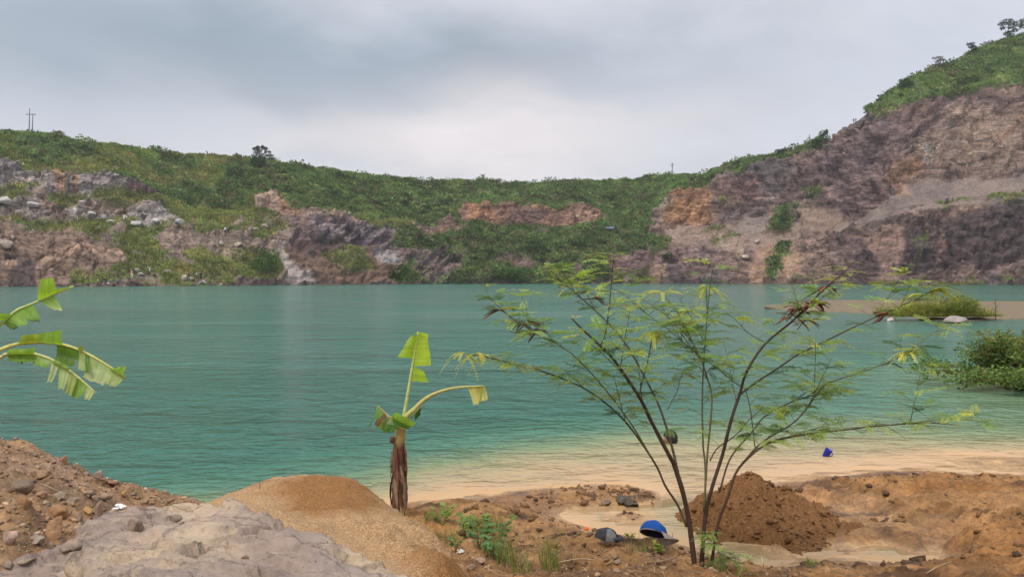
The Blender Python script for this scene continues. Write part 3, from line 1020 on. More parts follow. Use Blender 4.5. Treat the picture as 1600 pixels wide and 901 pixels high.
# ------------------------------------------------------------------ near ground: one sheet from under the camera, down the bank, over the lake bed and out to the horizon
GP = [P(0, 690, 6.0), P(-200, 650, 6.0), P(0, 760, 5.0), P(-250, 760, 5.0), P(0, 850, 4.2), P(0, 900, 3.9), P(60, 708, 6.1), P(100, 727, 6.2), P(100, 800, 5.0), P(100, 880, 4.2), P(150, 746, 6.4),
      P(200, 767, 6.6), P(200, 800, 5.6), P(250, 783, 7.0), P(300, 805, 6.2), P(-500, 640, 6.0),
      (-3.9, 8.0, -0.02), (-3.2, 8.3, -0.04), (-2.6, 8.5, -0.06), (-2.0, 8.5, -0.06), (-1.4, 8.7, -0.05), (-5.5, 7.6, 0.0), (-8, 7.2, 0.0), (-8, 5, 1.2), (-8, 9.5, -1.2), (-5, 9.5, -0.9), (-3, 10, -0.7),
      (-1.8, 5.8, 0.35), (-1.8, 7.0, 0.25), (-1.0, 6.0, 0.35), (-1.2, 7.6, 0.12), (-1.2, 4.5, 0.5), (-1.6, 3.2, 0.55), (-0.3, 4.3, 0.42), (0, 3.0, 0.45), (0, 0, 0.6), (-3, 0, 0.8), (3, 0, 0.6), (0, -4, 0.7),
      (3, 3, 0.4), (2, 4.6, 0.36), (5, 4.5, 0.3), (-6, 2, 1.0),
      G(628, 795, 0.26), G(640, 786, 0.01), G(700, 800, 0.13), G(760, 778, 0.01), G(740, 792, 0.12), G(800, 830, 0.13), G(830, 786, 0.05), G(900, 782, 0.05), G(960, 775, 0.08), G(1010, 772, 0.08), G(985, 790, 0.11),
      G(880, 760, -0.02), G(800, 765, -0.02), G(1000, 758, -0.02), G(900, 850, 0.17), G(750, 880, 0.30), G(850, 895, 0.27), G(860, 820, 0.12), G(820, 850, 0.03), G(830, 800, 0.02),
      G(920, 805, -0.04), G(940, 812, -0.05), G(980, 808, -0.06), G(960, 824, -0.05), G(1010, 800, -0.05), G(1040, 795, -0.05), G(1075, 790, -0.06), G(1070, 750, -0.06), G(1060, 715, -0.06), G(1085, 825, -0.05), G(1060, 836, -0.05), G(1020, 822, -0.05), G(1000, 836, -0.03),
      G(960, 848, 0.12), G(1000, 872, 0.27), G(1090, 886, 0.30), G(1000, 897, 0.31), G(1100, 900, 0.33), G(1040, 850, 0.10), G(950, 880, 0.25),
      G(1150, 868, -0.05), G(1180, 888, -0.05), G(1160, 848, -0.04), G(1235, 868, -0.05), G(1200, 872, -0.04), G(1215, 845, 0.08), G(1270, 892, 0.10),
      G(1130, 775, -0.04), G(1250, 800, 0.06), G(1290, 790, 0.05), G(1310, 770, 0.12), G(1400, 760, 0.17), G(1500, 758, 0.20), G(1600, 758, 0.20), G(1350, 830, 0.09), G(1430, 820, 0.18), G(1500, 830, 0.18), G(1600, 830, 0.24),
      G(1320, 855, 0.02), G(1400, 868, -0.05), G(1370, 862, -0.04), G(1350, 800, 0.02), G(1300, 885, 0.06), G(1450, 892, 0.10), G(1540, 872, 0.12), G(1600, 890, 0.22), G(1440, 864, -0.05), G(1290, 862, -0.03), G(1475, 872, -0.03),
      G(1250, 748, 0.0), G(1320, 742, 0.0), G(1400, 737, -0.01), G(1450, 724, -0.02), G(1440, 738, 0.04), G(1480, 742, 0.07), G(1520, 708, -0.05), G(1530, 718, 0.025), G(1600, 722, 0.03), G(1600, 700, -0.04), G(1540, 740, -0.01), G(1600, 742, -0.01), G(1750, 760, 0.2), G(1750, 850, 0.25), G(1500, 742, 0.08),
      (1.5, 12, -0.10), (3, 12, -0.09), (5, 12.2, -0.12), (7, 12.4, -0.12), (9, 12, -0.08), (12.5, 13, 0.1), (0, 11, -0.11), (-1, 10, -0.10), (1, 14, -0.7), (4, 15, -0.6), (7, 15.5, -0.45), (9, 16, -0.25), (11, 17, 0.2), (13, 20, 0.35),
      (-2, 12, -0.9), (-5, 13, -1.8), (0, 18, -2.0), (5, 20, -1.7), (10, 24, -1.2), (0, 28, -4), (-10, 20, -4), (10, 34, -3.5), (-12, 10, -2), (-14, 5, 1.2), (16, 10, 0.3), (16, 5, 0.5), (18, 22, 0.3)]
GRBF = RBF(GP)


def gbase(x, y):
    z = GRBF(x, y)
    far = smooth(24, 34, np.hypot(x, y))
    deep = np.where(y > 4, -6.0, 0.7)
    z = np.clip(z, -6, 2.0)
    return z * (1 - far) + deep * far


def ground_noise(x, y, z0):
    left = smooth(-0.6, -2.2, x) * smooth(9, 7.5, y)
    dry = smooth(-0.02, 0.12, z0)
    n = fbm(x * 1.6, y * 1.9, None, 3, 91) * 0.07 + fbm(x * 3.6, y * 4.6, None, 5, 92, 0.64) * 0.085 + np.abs(fbm(x * 8, y * 9, None, 4, 93, 0.65)) * 0.065
    n = n + left * (fbm(x * 3, y * 3, None, 4, 94, 0.6) * 0.07 + facet(x * 7, y * 7, x * 0, 95) * 0.022)
    n = n - (1 - left) * smooth(0.25, 0.5, fbm(x * 1.9 + 3, y * 2.6, None, 3, 96)) * 0.06 * dry
    return n * (0.08 + 0.92 * dry) * smooth(22, 14, np.hypot(x, y))


def gz(x, y):
    x, y = np.asarray(x, float), np.asarray(y, float)
    z0 = gbase(x, y)
    return z0 + ground_noise(x, y, z0)


def gz1(x, y):
    return float(gz(np.array([x]), np.array([y]))[0])


def axis(lo, hi, step, far, g=1.22):
    far = min(far, 1500)
    a = list(np.arange(lo, hi, step))
    s, v = step, a[-1]
    while v < far:
        s *= g
        v += s
        a.append(v)
    s, v = step, a[0]
    b = []
    while v > -far:
        s *= g
        v -= s
        b.append(v)
    return np.array(b[::-1] + a)


def build_ground():
    xs = axis(-4.4, 7.4, 0.024, 5000)
    ys = axis(3.3, 12.0, 0.024, 5000)
    X, Y = np.meshgrid(xs, ys)
    z0 = gbase(X, Y)
    Z = z0 + ground_noise(X, Y, z0)
    left = smooth(-0.9, -2.0, X + fbm(X * 1.5, Y * 1.5, None, 3, 101) * 0.4) * smooth(9.2, 8.4, Y)
    C = np.array
    col = np.zeros(X.shape + (3,))
    col[:] = C([0.25, 0.122, 0.042])
    k = smooth(-0.15, 0.35, fbm(X * 0.9, Y * 1.3, None, 4, 102))[..., None]
    col = col * (1 - k) + C([0.31, 0.168, 0.068]) * k
    k = smooth(0.1, 0.45, fbm(X * 2.2, Y * 3.1, None, 4, 103))[..., None]
    col = col * (1 - k) + C([0.115, 0.058, 0.026]) * k
    sc = C([0.285, 0.175, 0.095]) * (1 + 0.35 * fbm(X * 2.5, Y * 2.5, None, 4, 104)[..., None])
    k = smooth(0.0, 0.4, fbm(X * 1.3 + 7, Y * 1.3, None, 3, 105))[..., None]
    sc = sc * (1 - k) + C([0.24, 0.165, 0.11]) * k
    col = col * (1 - left[..., None]) + sc * left[..., None]
    # damp washed sand near the water level, pale film in the puddles
    lo = smooth(0.045, 0.0, Z + fbm(X * 3, Y * 4, None, 3, 106) * 0.03)[..., None] * (1 - left[..., None])
    col = col * (1 - lo) + C([0.44, 0.275, 0.135]) * lo
    # earth bank round the foot of the shrub and the weeds: darker humus
    bank = np.exp(-(((X - 0.6) / 1.6) ** 2 + ((Y - 5.6) / 0.75) ** 2))[..., None]
    col = col * (1 - 0.55 * bank) + C([0.17, 0.10, 0.055]) * 0.55 * bank
    wet = np.clip(smooth(0.16, 0.01, Z + fbm(X * 2.5, Y * 2.5, None, 3, 107) * 0.06) * (1 - left), 0, 1)
    me = mesh_from('ground', np.stack([X, Y, Z], -1).reshape(-1, 3), grid_faces(*X.shape), M_GROUND, True, col.reshape(-1, 3), {'wet': wet})
    tag(link('ground', me), kind='structure')


build_ground()


def build_water():
    xs = axis(-7, 11, 0.12, 4000, 1.12)
    ys = axis(4.0, 26, 0.12, 4000, 1.12)
    ys = ys[ys > 3.0]
    X, Y = np.meshgrid(xs, ys)
    dep = -gbase(X, Y)
    # suspended mud: how far the tan cloud reaches out from the shore
    t = np.clip(dep / 0.9, 0, 1) ** 0.72
    t = t * (1 - 0.0) + 0.0
    plume = fbm(X * 0.35, Y * 0.5, None, 4, 111) * 0.08
    t = np.clip(t + plume * (t > 0.03), 0, 1)
    t = np.where(np.hypot(X, Y) > 24, 1.0, t)
    # the green shallows off the right bank
    g = np.exp(-(((X - 11) / 4.5) ** 2 + ((Y - 18) / 6) ** 2))
    t = t * (1 - g) + 0.42 * g
    me = mesh_from('water', np.stack([X, Y, X * 0], -1).reshape(-1, 3), grid_faces(*X.shape), M_WATER, True, None, {'depth': t})
    tag(link('water', me), kind='structure')


build_water()


def patch(name, mat, fz, x0, x1, y0, y1, step, attrs=None, cut=0.08):
    """a heap standing on the ground: its own surface, dropped where it dives under the ground"""
    xs, ys = np.arange(x0, x1, step), np.arange(y0, y1, step)
    X, Y = np.meshgrid(xs, ys)
    Z = fz(X, Y)
    g = gbase(X, Y)
    Fq = grid_faces(*X.shape)
    keep = (Z - g > -cut).reshape(-1)[Fq].any(1)
    V = np.stack([X, Y, Z], -1).reshape(-1, 3)
    Fq = Fq[keep]
    used = np.unique(Fq)
    mp = np.zeros(len(V), int)
    mp[used] = np.arange(len(used))
    at = {k: v(X, Y).reshape(-1)[used] for k, v in (attrs or {}).items()}
    me = mesh_from(name, V[used], mp[Fq], mat, True, None, at)
    return link(name, me)


def sd_xy(poly):
    return lambda X, Y: poly_sd(X, Y, poly)


SP = RBF([P(500, 736, 6.25), P(460, 741, 6.3), P(545, 742, 6.2), P(400, 762, 6.4), P(350, 779, 6.5), P(575, 760, 6.2), P(610, 790, 6.1), P(640, 812, 5.9), P(660, 830, 5.6), P(700, 860, 5.2), P(730, 890, 4.9),
          P(500, 800, 5.6), P(430, 800, 5.6), P(560, 830, 5.4), P(600, 860, 5.1), P(650, 890, 4.8), P(520, 850, 4.9), P(400, 790, 5.3), P(620, 901, 4.5),
          (-1.35, 7.1, 0.42), (-1.0, 6.9, 0.3), (-1.9, 7.2, 0.35), (-2.4, 7.1, 0.25), (-0.75, 6.6, 0.2), (-0.3, 5.7, 0.15), (-0.1, 4.9, 0.1), (-1.35, 7.7, -0.1), (-2.2, 7.8, -0.2), (-0.5, 7.2, -0.2), (0.15, 5.6, -0.1), (-2.9, 6.6, 0.15),
          (0.2, 4.4, 0.0), (-2.6, 5.4, 0.5), (-0.6, 3.8, 0.3), (-1.6, 4.3, 0.6)])


def sandz(X, Y):
    return SP(X, Y) + fbm(X * 2.2, Y * 2.2, None, 3, 121) * 0.035 + fbm(X * 7, Y * 7, None, 5, 122, 0.65) * 0.028 + np.where(X > -0.9, 1, 0.3) * np.maximum(0, fbm(X * 5, Y * 5, None, 4, 123, 0.65)) * 0.16


def dampz(X, Y):
    cx, cy, cz = P(520, 795, 5.75)
    return np.exp(-(((X - cx) / 0.42) ** 2 + ((Y - cy - 0.1) / 0.42) ** 2)) * 0.95 + 0.75 * np.exp(-(((X + 0.25) / 0.35) ** 2 + ((Y - 4.8) / 0.5) ** 2)) + 0.5 * np.exp(-(((X + 1.9) / 0.3) ** 2 + ((Y - 6.3) / 0.4) ** 2))


o = patch('sand_pile', M_SAND, sandz, -3.0, 0.3, 3.9, 7.9, 0.022, {'damp': dampz})
tag(o, 'heap of coarse tan sand with a darker damp patch beside the young banana plant', 'sand pile')

MP = RBF([P(1172, 737, 7.9), P(1150, 741, 7.9), P(1196, 740, 7.9), P(1128, 757, 7.9), P(1102, 788, 7.85), P(1226, 763, 7.9), P(1262, 786, 7.85), P(1298, 806, 7.8), P(1340, 812, 7.8), P(1150, 785, 7.6), P(1200, 785, 7.6), P(1240, 800, 7.6), P(1170, 815, 7.45),
          P(1220, 822, 7.4), P(1110, 810, 7.5), P(1270, 820, 7.5), G(1150, 842, 0.01), G(1195, 848, 0.03), G(1245, 850, 0.05), G(1105, 828, 0.0), G(1290, 840, 0.05), G(1330, 835, 0.04),
          (1.7, 7.0, -0.15), (2.1, 6.9, -0.12), (2.5, 6.9, -0.10), (2.9, 7.0, -0.10), (3.4, 7.2, -0.12), (1.35, 7.3, -0.2), (2.1, 8.4, 0.1), (1.6, 8.3, 0.0), (2.6, 8.4, 0.0), (3.0, 8.3, -0.05), (2.1, 8.9, -0.2), (1.3, 8.0, -0.2), (3.6, 8.2, -0.2), (3.8, 7.6, -0.2)])


def mudz(X, Y):
    return MP(X, Y) + fbm(X * 3.0, Y * 3.6, None, 4, 131, 0.6) * 0.13 + np.abs(fbm(X * 7, Y * 7, None, 4, 132, 0.7)) * 0.10 - 0.03 + facet(X * 9, Y * 9, X * 0, 133) * 0.022


o = patch('mud_mound', M_MUDHEAP, mudz, 1.0, 4.0, 6.6, 9.0, 0.018, {'damp': lambda X, Y: X * 0 + 0.25})
tag(o, 'tall heap of dark brown wet mud behind the leafy shrub', 'mud heap')

SLP = [P(60, 901, 3.9)[:2], P(100, 845, 4.2)[:2], P(150, 815, 4.4)[:2], P(195, 798, 4.5)[:2], P(290, 782, 4.6)[:2], P(340, 778, 4.6)[:2], P(400, 792, 4.45)[:2], P(450, 815, 4.3)[:2], P(520, 850, 4.1)[:2], P(590, 880, 3.95)[:2],
       P(655, 905, 3.75)[:2], (-0.2, 3.0), (-0.3, 2.3), (-1.9, 2.3), (-2.3, 3.0)]
SLZ = RBF([P(100, 850, 4.15), P(150, 818, 4.35), P(195, 800, 4.45), P(290, 783, 4.55), P(340, 779, 4.55), P(400, 793, 4.4), P(450, 817, 4.25), P(520, 853, 4.05), P(590, 884, 3.9), P(640, 901, 3.75), P(330, 850, 3.9), P(250, 860, 3.8),
           P(420, 870, 3.75), P(200, 850, 4.0), P(330, 901, 3.35), P(150, 901, 3.4), P(500, 901, 3.5), (-0.4, 2.6, 0.85), (-1.2, 2.4, 1.05), (-1.9, 2.4, 1.0)])


def slabz(X, Y):
    e = poly_sd(X, Y, SLP) + fbm(X * 3, Y * 3, None, 4, 141, 0.6) * 0.09
    top = SLZ(X, Y) + fbm(X * 2, Y * 2, None, 4, 142) * 0.045 + facet(X * 2.6 + Y, Y * 4.2 - X, X * 0, 143) * 0.055 + facet(X * 7 + Y * 2, Y * 9 - X * 2, X * 0, 144) * 0.028 + fbm(X * 14, Y * 14, None, 4, 145, 0.65) * 0.022
    return top - np.maximum(0, 0.05 - e) * 2.0 - np.maximum(0, -e) * 4


o = patch('rock_slab', M_SLAB, slabz, -2.7, 0.2, 2.1, 5.0, 0.014, None, 0.4)
tag(o, 'large flat weathered grey and cream rock slab in the foreground', 'rock')

# ------------------------------------------------------------------ stones


def rock_mesh(name, size, col, seed, mat, sub=3, rough=0.5, flat=1.0):
    bm = bmesh.new()
    bmesh.ops.create_icosphere(bm, subdivisions=sub, radius=1.0)
    v = np.array([q.co[:] for q in bm.verts])
    k = seed * 3.7
    # plane cuts make facets
    rg = np.random.default_rng(seed)
    for i in range(13):
        d = rg.normal(size=3)
        d /= np.linalg.norm(d)
        h = rg.uniform(0.38, 0.82)
        s = v @ d - h
        v = v - np.maximum(s, 0)[:, None] * d * 0.97
    v = v * (1 + 0.12 * rough * fbm(v[:, 0] * 2 + k, v[:, 1] * 2, v[:, 2] * 2, 3, 151)[:, None] + 0.09 * rough * fbm(v[:, 0] * 6 + k, v[:, 1] * 6, v[:, 2] * 6, 3, 152)[:, None])
    v = v * np.array(size)
    c = np.array(col)[None] * (1 + 0.3 * fbm(v[:, 0] * 3 / size[0] + k, v[:, 1] * 3 / size[1], v[:, 2] * 3 / size[2], 3, 153)[:, None])
    f = [[q.index for q in p.verts] for p in bm.faces]
    bm.free()
    return mesh_from(name, v, np.array(f), mat, False, np.clip(c, 0.02, 1))


def rock(label, loc, size, col, seed, mat=M_STONE, group=None, rz=0, ry=0, rx=0, sub=3, cat='rock', name='rock'):
    me = rock_mesh(name, size, col, seed, mat, sub)
    o = link(name, me, None, loc)
    o.rotation_euler = (rx, ry, rz)
    return tag(o, label, cat, group)


def on_ground(px, py, z=None):
    """ground under a pixel by marching the view ray"""
    d = np.linspace(3.0, 14, 900)
    x, y, zr = (px - 800) / F * d, d, CAMH - (py - HOR) / F * d
    h = np.maximum(np.maximum(gz(x, y), np.where((x > -2.9) & (x < 0.2) & (y > 3.9) & (y < 7.8), sandz(x, y), -9)), np.where((x > -2.6) & (x < 0.1) & (y < 4.9), slabz(x, y), -9))
    h = np.maximum(h, np.where((x > 1.1) & (x < 3.5) & (y > 6.4) & (y < 8.9), mudz(x, y), -9))
    i = np.argmax(zr <= h)
    if zr[i] > h[i]:
        i = len(d) - 1
    return Vector((x[i], y[i], h[i]))


gcol = (0.225, 0.205, 0.20)
STN = [  # px, py of foot, width px, height px, colour, words
    (152, 751, 20, 14, (0.24, 0.23, 0.23), 'flat grey stone poking out at the edge of the scree above the water'),
    (95, 724, 17, 13, (0.28, 0.15, 0.12), 'small reddish stone on the crest of the scree bank'),
    (172, 765, 22, 10, (0.24, 0.14, 0.11), 'dark red flat stone just below the grey stone at the scree edge'),
    (190, 781, 14, 10, (0.46, 0.28, 0.10), 'yellow ochre pebble on the scree near the water'),
    (75, 846, 44, 38, (0.33, 0.21, 0.13), 'rounded orange brown boulder half sunk in gravel left of the slab'),
    (88, 812, 34, 24, (0.36, 0.22, 0.12), 'rusty tan boulder directly behind the rounded orange brown one'),
    (28, 797, 24, 24, (0.34, 0.20, 0.11), 'tan knobbly stone in the hollow at the left edge'),
    (20, 772, 40, 26, (0.20, 0.18, 0.17), 'dark grey stone at the upper left edge of the hollow'),
    (60, 750, 40, 11, (0.30, 0.215, 0.14), 'long tan ledge stone on the upper scree'),
    (52, 853, 30, 14, (0.25, 0.24, 0.24), 'flat bluish grey stone at the foot of the orange boulder'),
    (8, 855, 34, 24, (0.40, 0.33, 0.34), 'pale mauve stone cut by the left edge of the view'),
    (148, 812, 20, 34, (0.36, 0.27, 0.22), 'upright split tan slab leaning behind the slab corner'),
    (134, 806, 20, 13, (0.45, 0.29, 0.11), 'yellowish stone beside the upright split slab'),
    (121, 818, 13, 16, (0.25, 0.23, 0.22), 'small dark grey stone under the yellowish stone'),
    (110, 821, 12, 8, (0.52, 0.36, 0.23), 'tiny peach coloured pebble near the dark grey stone'),
    (116, 836, 20, 10, (0.36, 0.31, 0.29), 'pale grey flat chip at the slab corner'),
    (130, 842, 22, 9, (0.29, 0.26, 0.25), 'thin grey chip lying on the edge of the slab'),
    (108, 788, 24, 10, (0.28, 0.27, 0.26), 'bluish grey flat stone in the middle of the scree'),
    (88, 782, 22, 9, (0.30, 0.28, 0.26), 'grey green flat stone uphill of the bluish one'),
    (205, 838, 32, 22, (0.225, 0.205, 0.205), 'dark grey wedge shaped stone resting on the pale slab'),
    (268, 815, 22, 10, (0.27, 0.26, 0.26), 'grey stone at the top end of the slab by the orange sand'),
    (108, 905, 64, 30, (0.30, 0.28, 0.25), 'large rounded grey boulder at the bottom left of the slab'),
    (98, 870, 40, 26, (0.24, 0.225, 0.215), 'dark grey jagged rock on the slab left side'),
    (30, 885, 32, 10, (0.25, 0.24, 0.23), 'dark flat shard in the lower left gravel'),
    (5, 893, 26, 12, (0.17, 0.165, 0.17), 'blackish shard at the lower left corner'),
    (262, 790, 16, 6, (0.20, 0.14, 0.09), 'small brown stone at the water edge behind the orange sand'),
    (160, 783, 28, 14, (0.29, 0.23, 0.19), 'grey brown block on the lower scree'),
    (135, 777, 26, 12, (0.24, 0.20, 0.18), 'grey block uphill beside the brown scree block'),
    (60, 785, 20, 10, (0.32, 0.20, 0.15), 'reddish chip in the scree hollow'),
    (225, 790, 18, 8, (0.27, 0.23, 0.2), 'flat grey chip on the sandy foot of the scree'),
    (950, 792, 20, 10, (0.11, 0.105, 0.11), 'flat dark grey stone at the puddle edge'),
    (1016, 780, 12, 11, (0.15, 0.085, 0.06), 'small dark red stone at the end of the mud bar'),
    (1064, 815, 7, 6, (0.17, 0.10, 0.06), 'tiny brown pebble in the puddle behind the cap'),
    (1020, 790, 8, 6, (0.14, 0.09, 0.07), 'tiny dark pebble lying off the mud bar'),
    (990, 815, 7, 5, (0.2, 0.12, 0.08), 'tiny brown pebble in the middle of the puddle'),
    (750, 885, 22, 14, (0.33, 0.27, 0.25), 'pale grey stone below the white plastic scrap'),
    (735, 897, 18, 12, (0.36, 0.29, 0.26), 'pinkish grey stone at the foot of the sand heap'),
    (790, 893, 16, 10, (0.30, 0.24, 0.2), 'grey brown stone among the weeds at the bottom'),
    (912, 890, 15, 10, (0.14, 0.11, 0.10), 'dark stone left of the shrub on the lower bank'),
    (895, 893, 12, 7, (0.28, 0.23, 0.2), 'small grey stone next to the dark one on the lower bank'),
    (968, 885, 15, 8, (0.24, 0.2, 0.18), 'grey chip on the bank under the dead twigs'),
    (1030, 885, 14, 9, (0.27, 0.2, 0.15), 'tan stone on the bank left of the shrub foot'),
    (729, 828, 14, 10, (0.32, 0.20, 0.12), 'tan clod on the mud beside the weeds'),
]
for i, (px, py, w, h, c, lab) in enumerate(STN):
    q = on_ground(px, py - 1)
    s = q.y / F
    g_ = 0.35
    m_ = (0.29, 0.185, 0.11)
    c = tuple(a * (1 - g_) + b * g_ for a, b in zip((c[0] * 1.05, c[1] * 0.92, c[2] * 0.78), m_))
    rock(lab, (q.x, q.y + w * s * 0.3, q.z + h * s * 0.25), (w * s * 0.55, w * s * 0.5, h * s * 0.68), c, 300 + i, rz=random.uniform(0, 6), ry=random.uniform(-0.2, 0.2), sub=3)


def gravel():
    """countless chips on the scree and the bank"""
    bm = bmesh.new()
    bmesh.ops.create_icosphere(bm, subdivisions=1, radius=1.0)
    v0 = np.array([q.co[:] for q in bm.verts])
    f0 = np.array([[q.index for q in p.verts] for p in bm.faces])
    bm.free()

    def batch(n, fx, fy, smin, smax, pal, zf, keep=None):
        x, y = fx(n), fy(n)
        if keep is not None:
            m = keep(x, y)
            x, y = x[m], y[m]
            n = len(x)
        z = zf(x, y)
        s = smin * (smax / smin) ** (RNG.random(n) ** 2.6)
        sc = np.stack([s, s * RNG.uniform(0.5, 1, n), s * RNG.uniform(0.3, 0.7, n)], -1)
        jit = 1 + RNG.normal(0, 0.30, (n, len(v0), 1))
        a = RNG.uniform(0, 6.28, n)
        ti = RNG.normal(0, 0.35, n)
        v = v0[None] * jit * sc[:, None]
        ct, st = np.cos(ti)[:, None], np.sin(ti)[:, None]
        v = np.stack([v[..., 0] * ct - v[..., 2] * st, v[..., 1], v[..., 0] * st + v[..., 2] * ct], -1)
        ca, sa = np.cos(a)[:, None], np.sin(a)[:, None]
        v = np.stack([v[..., 0] * ca - v[..., 1] * sa, v[..., 0] * sa + v[..., 1] * ca, v[..., 2]], -1)
        v = v + np.stack([x, y, z + s * 0.1], -1)[:, None]
        pc = np.array(pal)[RNG.integers(0, len(pal), n)] * RNG.uniform(0.75, 1.25, (n, 1))
        return v.reshape(-1, 3), (f0[None] + (np.arange(n) * len(v0))[:, None, None]).reshape(-1, 3), np.repeat(pc, len(v0), 0)
    pal = [(0.36, 0.22, 0.12), (0.32, 0.19, 0.10), (0.27, 0.17, 0.10), (0.24, 0.19, 0.16), (0.42, 0.29, 0.18), (0.27, 0.15, 0.10), (0.38, 0.27, 0.18), (0.30, 0.235, 0.18)]
    pal2 = [(0.25, 0.14, 0.07), (0.2, 0.12, 0.065), (0.28, 0.19, 0.12), (0.16, 0.10, 0.065), (0.35, 0.24, 0.14)]
    out = []
    out.append(batch(17000, lambda n: RNG.uniform(-4.2, -1.5, n), lambda n: RNG.uniform(3.4, 8.2, n), 0.004, 0.024, pal, gz, lambda x, y: (x < -1.75 + (y - 4) * -0.1) & (gbase(x, y) > 0.02) & (poly_sd(x, y, SLP) < 0.03)))
    out.append(batch(1500, lambda n: RNG.uniform(-0.6, 1.9, n), lambda n: RNG.uniform(4.4, 6.3, n), 0.006, 0.03, pal2, gz, lambda x, y: (gbase(x, y) > 0.14) & (sandz(x, y) < gz(x, y) - 0.02)))
    out.append(batch(420, lambda n: RNG.uniform(-2.2, -0.3, n), lambda n: RNG.uniform(2.6, 4.6, n), 0.004, 0.02, pal, slabz, lambda x, y: (poly_sd(x, y, SLP) > 0.05) & (fbm(x * 2, y * 2, None, 3, 161) > 0.05)))
    out.append(batch(900, lambda n: RNG.uniform(-0.9, 6.5, n), lambda n: RNG.uniform(5.8, 9.8, n), 0.006, 0.03, pal2, gz, lambda x, y: (gbase(x, y) > 0.05) & (fbm(x * 1.5, y * 1.5, None, 3, 162) > 0.0)))
    V, Fq, C, b = [], [], [], 0
    for v, f, c in out:
        V.append(v)
        Fq.append(f + b)
        C.append(c)
        b += len(v)
    tag(link('gravel', mesh_from('gravel', np.concatenate(V), np.concatenate(Fq), M_STONE, False, np.concatenate(C))), kind='stuff')

    # dark clods of the mud bar and the mud flat
    v, f, c = batch(2400, lambda n: np.concatenate([RNG.normal(1.25, 0.40, n // 9), RNG.uniform(-0.4, 6.3, n - n // 9)]), lambda n: np.concatenate([RNG.normal(8.75, 0.2, n // 9), RNG.uniform(6.2, 9.4, n - n // 9)]), 0.008, 0.06,
                    [(0.15, 0.080, 0.036), (0.20, 0.105, 0.045), (0.11, 0.065, 0.035), (0.23, 0.13, 0.06)], gz, lambda x, y: (gbase(x, y) > 0.02) & ((x < 2.2) | (fbm(x * 1.2, y * 1.8, None, 3, 163) > -0.02)))
    v3, f3, c3 = batch(1500, lambda n: RNG.normal(2.2, 0.55, n), lambda n: RNG.uniform(6.9, 8.1, n), 0.005, 0.042, [(0.13, 0.062, 0.024), (0.17, 0.085, 0.034), (0.21, 0.11, 0.048)], mudz, lambda x, y: mudz(x, y) > gz(x, y) + 0.01)
    v, f, c = np.concatenate([v, v3]), np.concatenate([f, f3 + len(v)]), np.concatenate([c, c3])
    tag(link('mud_clods', mesh_from('mud_clods', v, f, M_STONE, False, c)), kind='stuff')


gravel()

# far boulders on the terraces and along the far shore
FAR_R = [(12, 318, 34, 14), (50, 322, 26, 14), (118, 334, 12, 16), (122, 345, 14, 8), (145, 338, 18, 12), (160, 341, 14, 10), (176, 349, 20, 11), (196, 345, 16, 14), (212, 352, 22, 12), (226, 338, 18, 10), (243, 350, 18, 12),
         (258, 348, 14, 10), (280, 349, 20, 9), (232, 422, 10, 8), (262, 427, 26, 8), (214, 424, 12, 7), (222, 430, 16, 6), (196, 447, 12, 6), (288, 437, 14, 12), (315, 443, 20, 8), (345, 446, 12, 5), (265, 447, 8, 4), (300, 436, 14, 5),
         (8, 385, 26, 20), (20, 372, 10, 8), (398, 361, 14, 8), (415, 356, 18, 8), (372, 384, 16, 9), (345, 383, 14, 8), (424, 400, 14, 12), (402, 358, 8, 5), (1182, 378, 10, 6), (1152, 365, 6, 3), (1163, 402, 16, 7), (870, 359, 5, 4)]
FAR_W = ['pale grey', 'cream', 'light brown', 'whitish']
FAR_C = [(0.38, 0.36, 0.35), (0.43, 0.37, 0.31), (0.32, 0.26, 0.22), (0.46, 0.44, 0.42)]
for i, (px, py, w, h) in enumerate(FAR_R):
    q = hill_at(px, py)
    s = q.y / F
    k = [3, 0, 3, 0][i % 4] if i < 13 else [1, 0, 2][i % 3]
    if i < 13:
        where = 'among the pale blocks on the upper left terrace of the quarry'
        g = 'pale boulders on the upper left terrace'
    elif i < 23:
        where = 'near the water among the people on the far left shore'
        g = 'boulders on the far left shore'
    elif i < 31:
        where = 'on the lower left slope of the quarry below the terrace'
        g = 'boulders on the lower left slope'
    else:
        where = 'on the bare slope under the far orange cliffs'
        g = 'boulders on the far slope'
    rock('%s boulder %s' % (FAR_W[k], where), (q.x, q.y, q.z + h * s * 0.2), (w * s * 0.5, w * s * 0.45, h * s * 0.62), FAR_C[k], 500 + i, M_FARROCK, g, rz=random.uniform(-0.5, 0.5), ry=random.uniform(-0.15, 0.15), sub=3, cat='boulder', name='boulder')

def box_vf(a, b):
    x0, y0, z0 = a
    x1, y1, z1 = b
    v = [(x0, y0, z0), (x1, y0, z0), (x1, y1, z0), (x0, y1, z0), (x0, y0, z1), (x1, y0, z1), (x1, y1, z1), (x0, y1, z1)]
    f = [[0, 3, 2, 1], [4, 5, 6, 7], [0, 1, 5, 4], [1, 2, 6, 5], [2, 3, 7, 6], [3, 0, 4, 7]]
    return v, f


def haze():
    m = bpy.data.materials.new('haze')
    m.use_nodes = True
    nt = m.node_tree
    nt.nodes.clear()
    out = nt.nodes.new('ShaderNodeOutputMaterial')
    v = nt.nodes.new('ShaderNodeVolumePrincipled')
    v.inputs['Color'].default_value = (0.86, 0.91, 0.97, 1)
    v.inputs['Density'].default_value = 0.0002
    v.inputs['Anisotropy'].default_value = 0.3
    nt.links.new(v.outputs[0], out.inputs['Volume'])
    vs, fs = box_vf((-2300, -2300, -50), (2300, 2300, 125))
    tag(link('haze', mesh_from('haze', vs, fs, m, False)), kind='stuff')


haze()

# ------------------------------------------------------------------ trees, bushes, poles and banana plants on the hillside


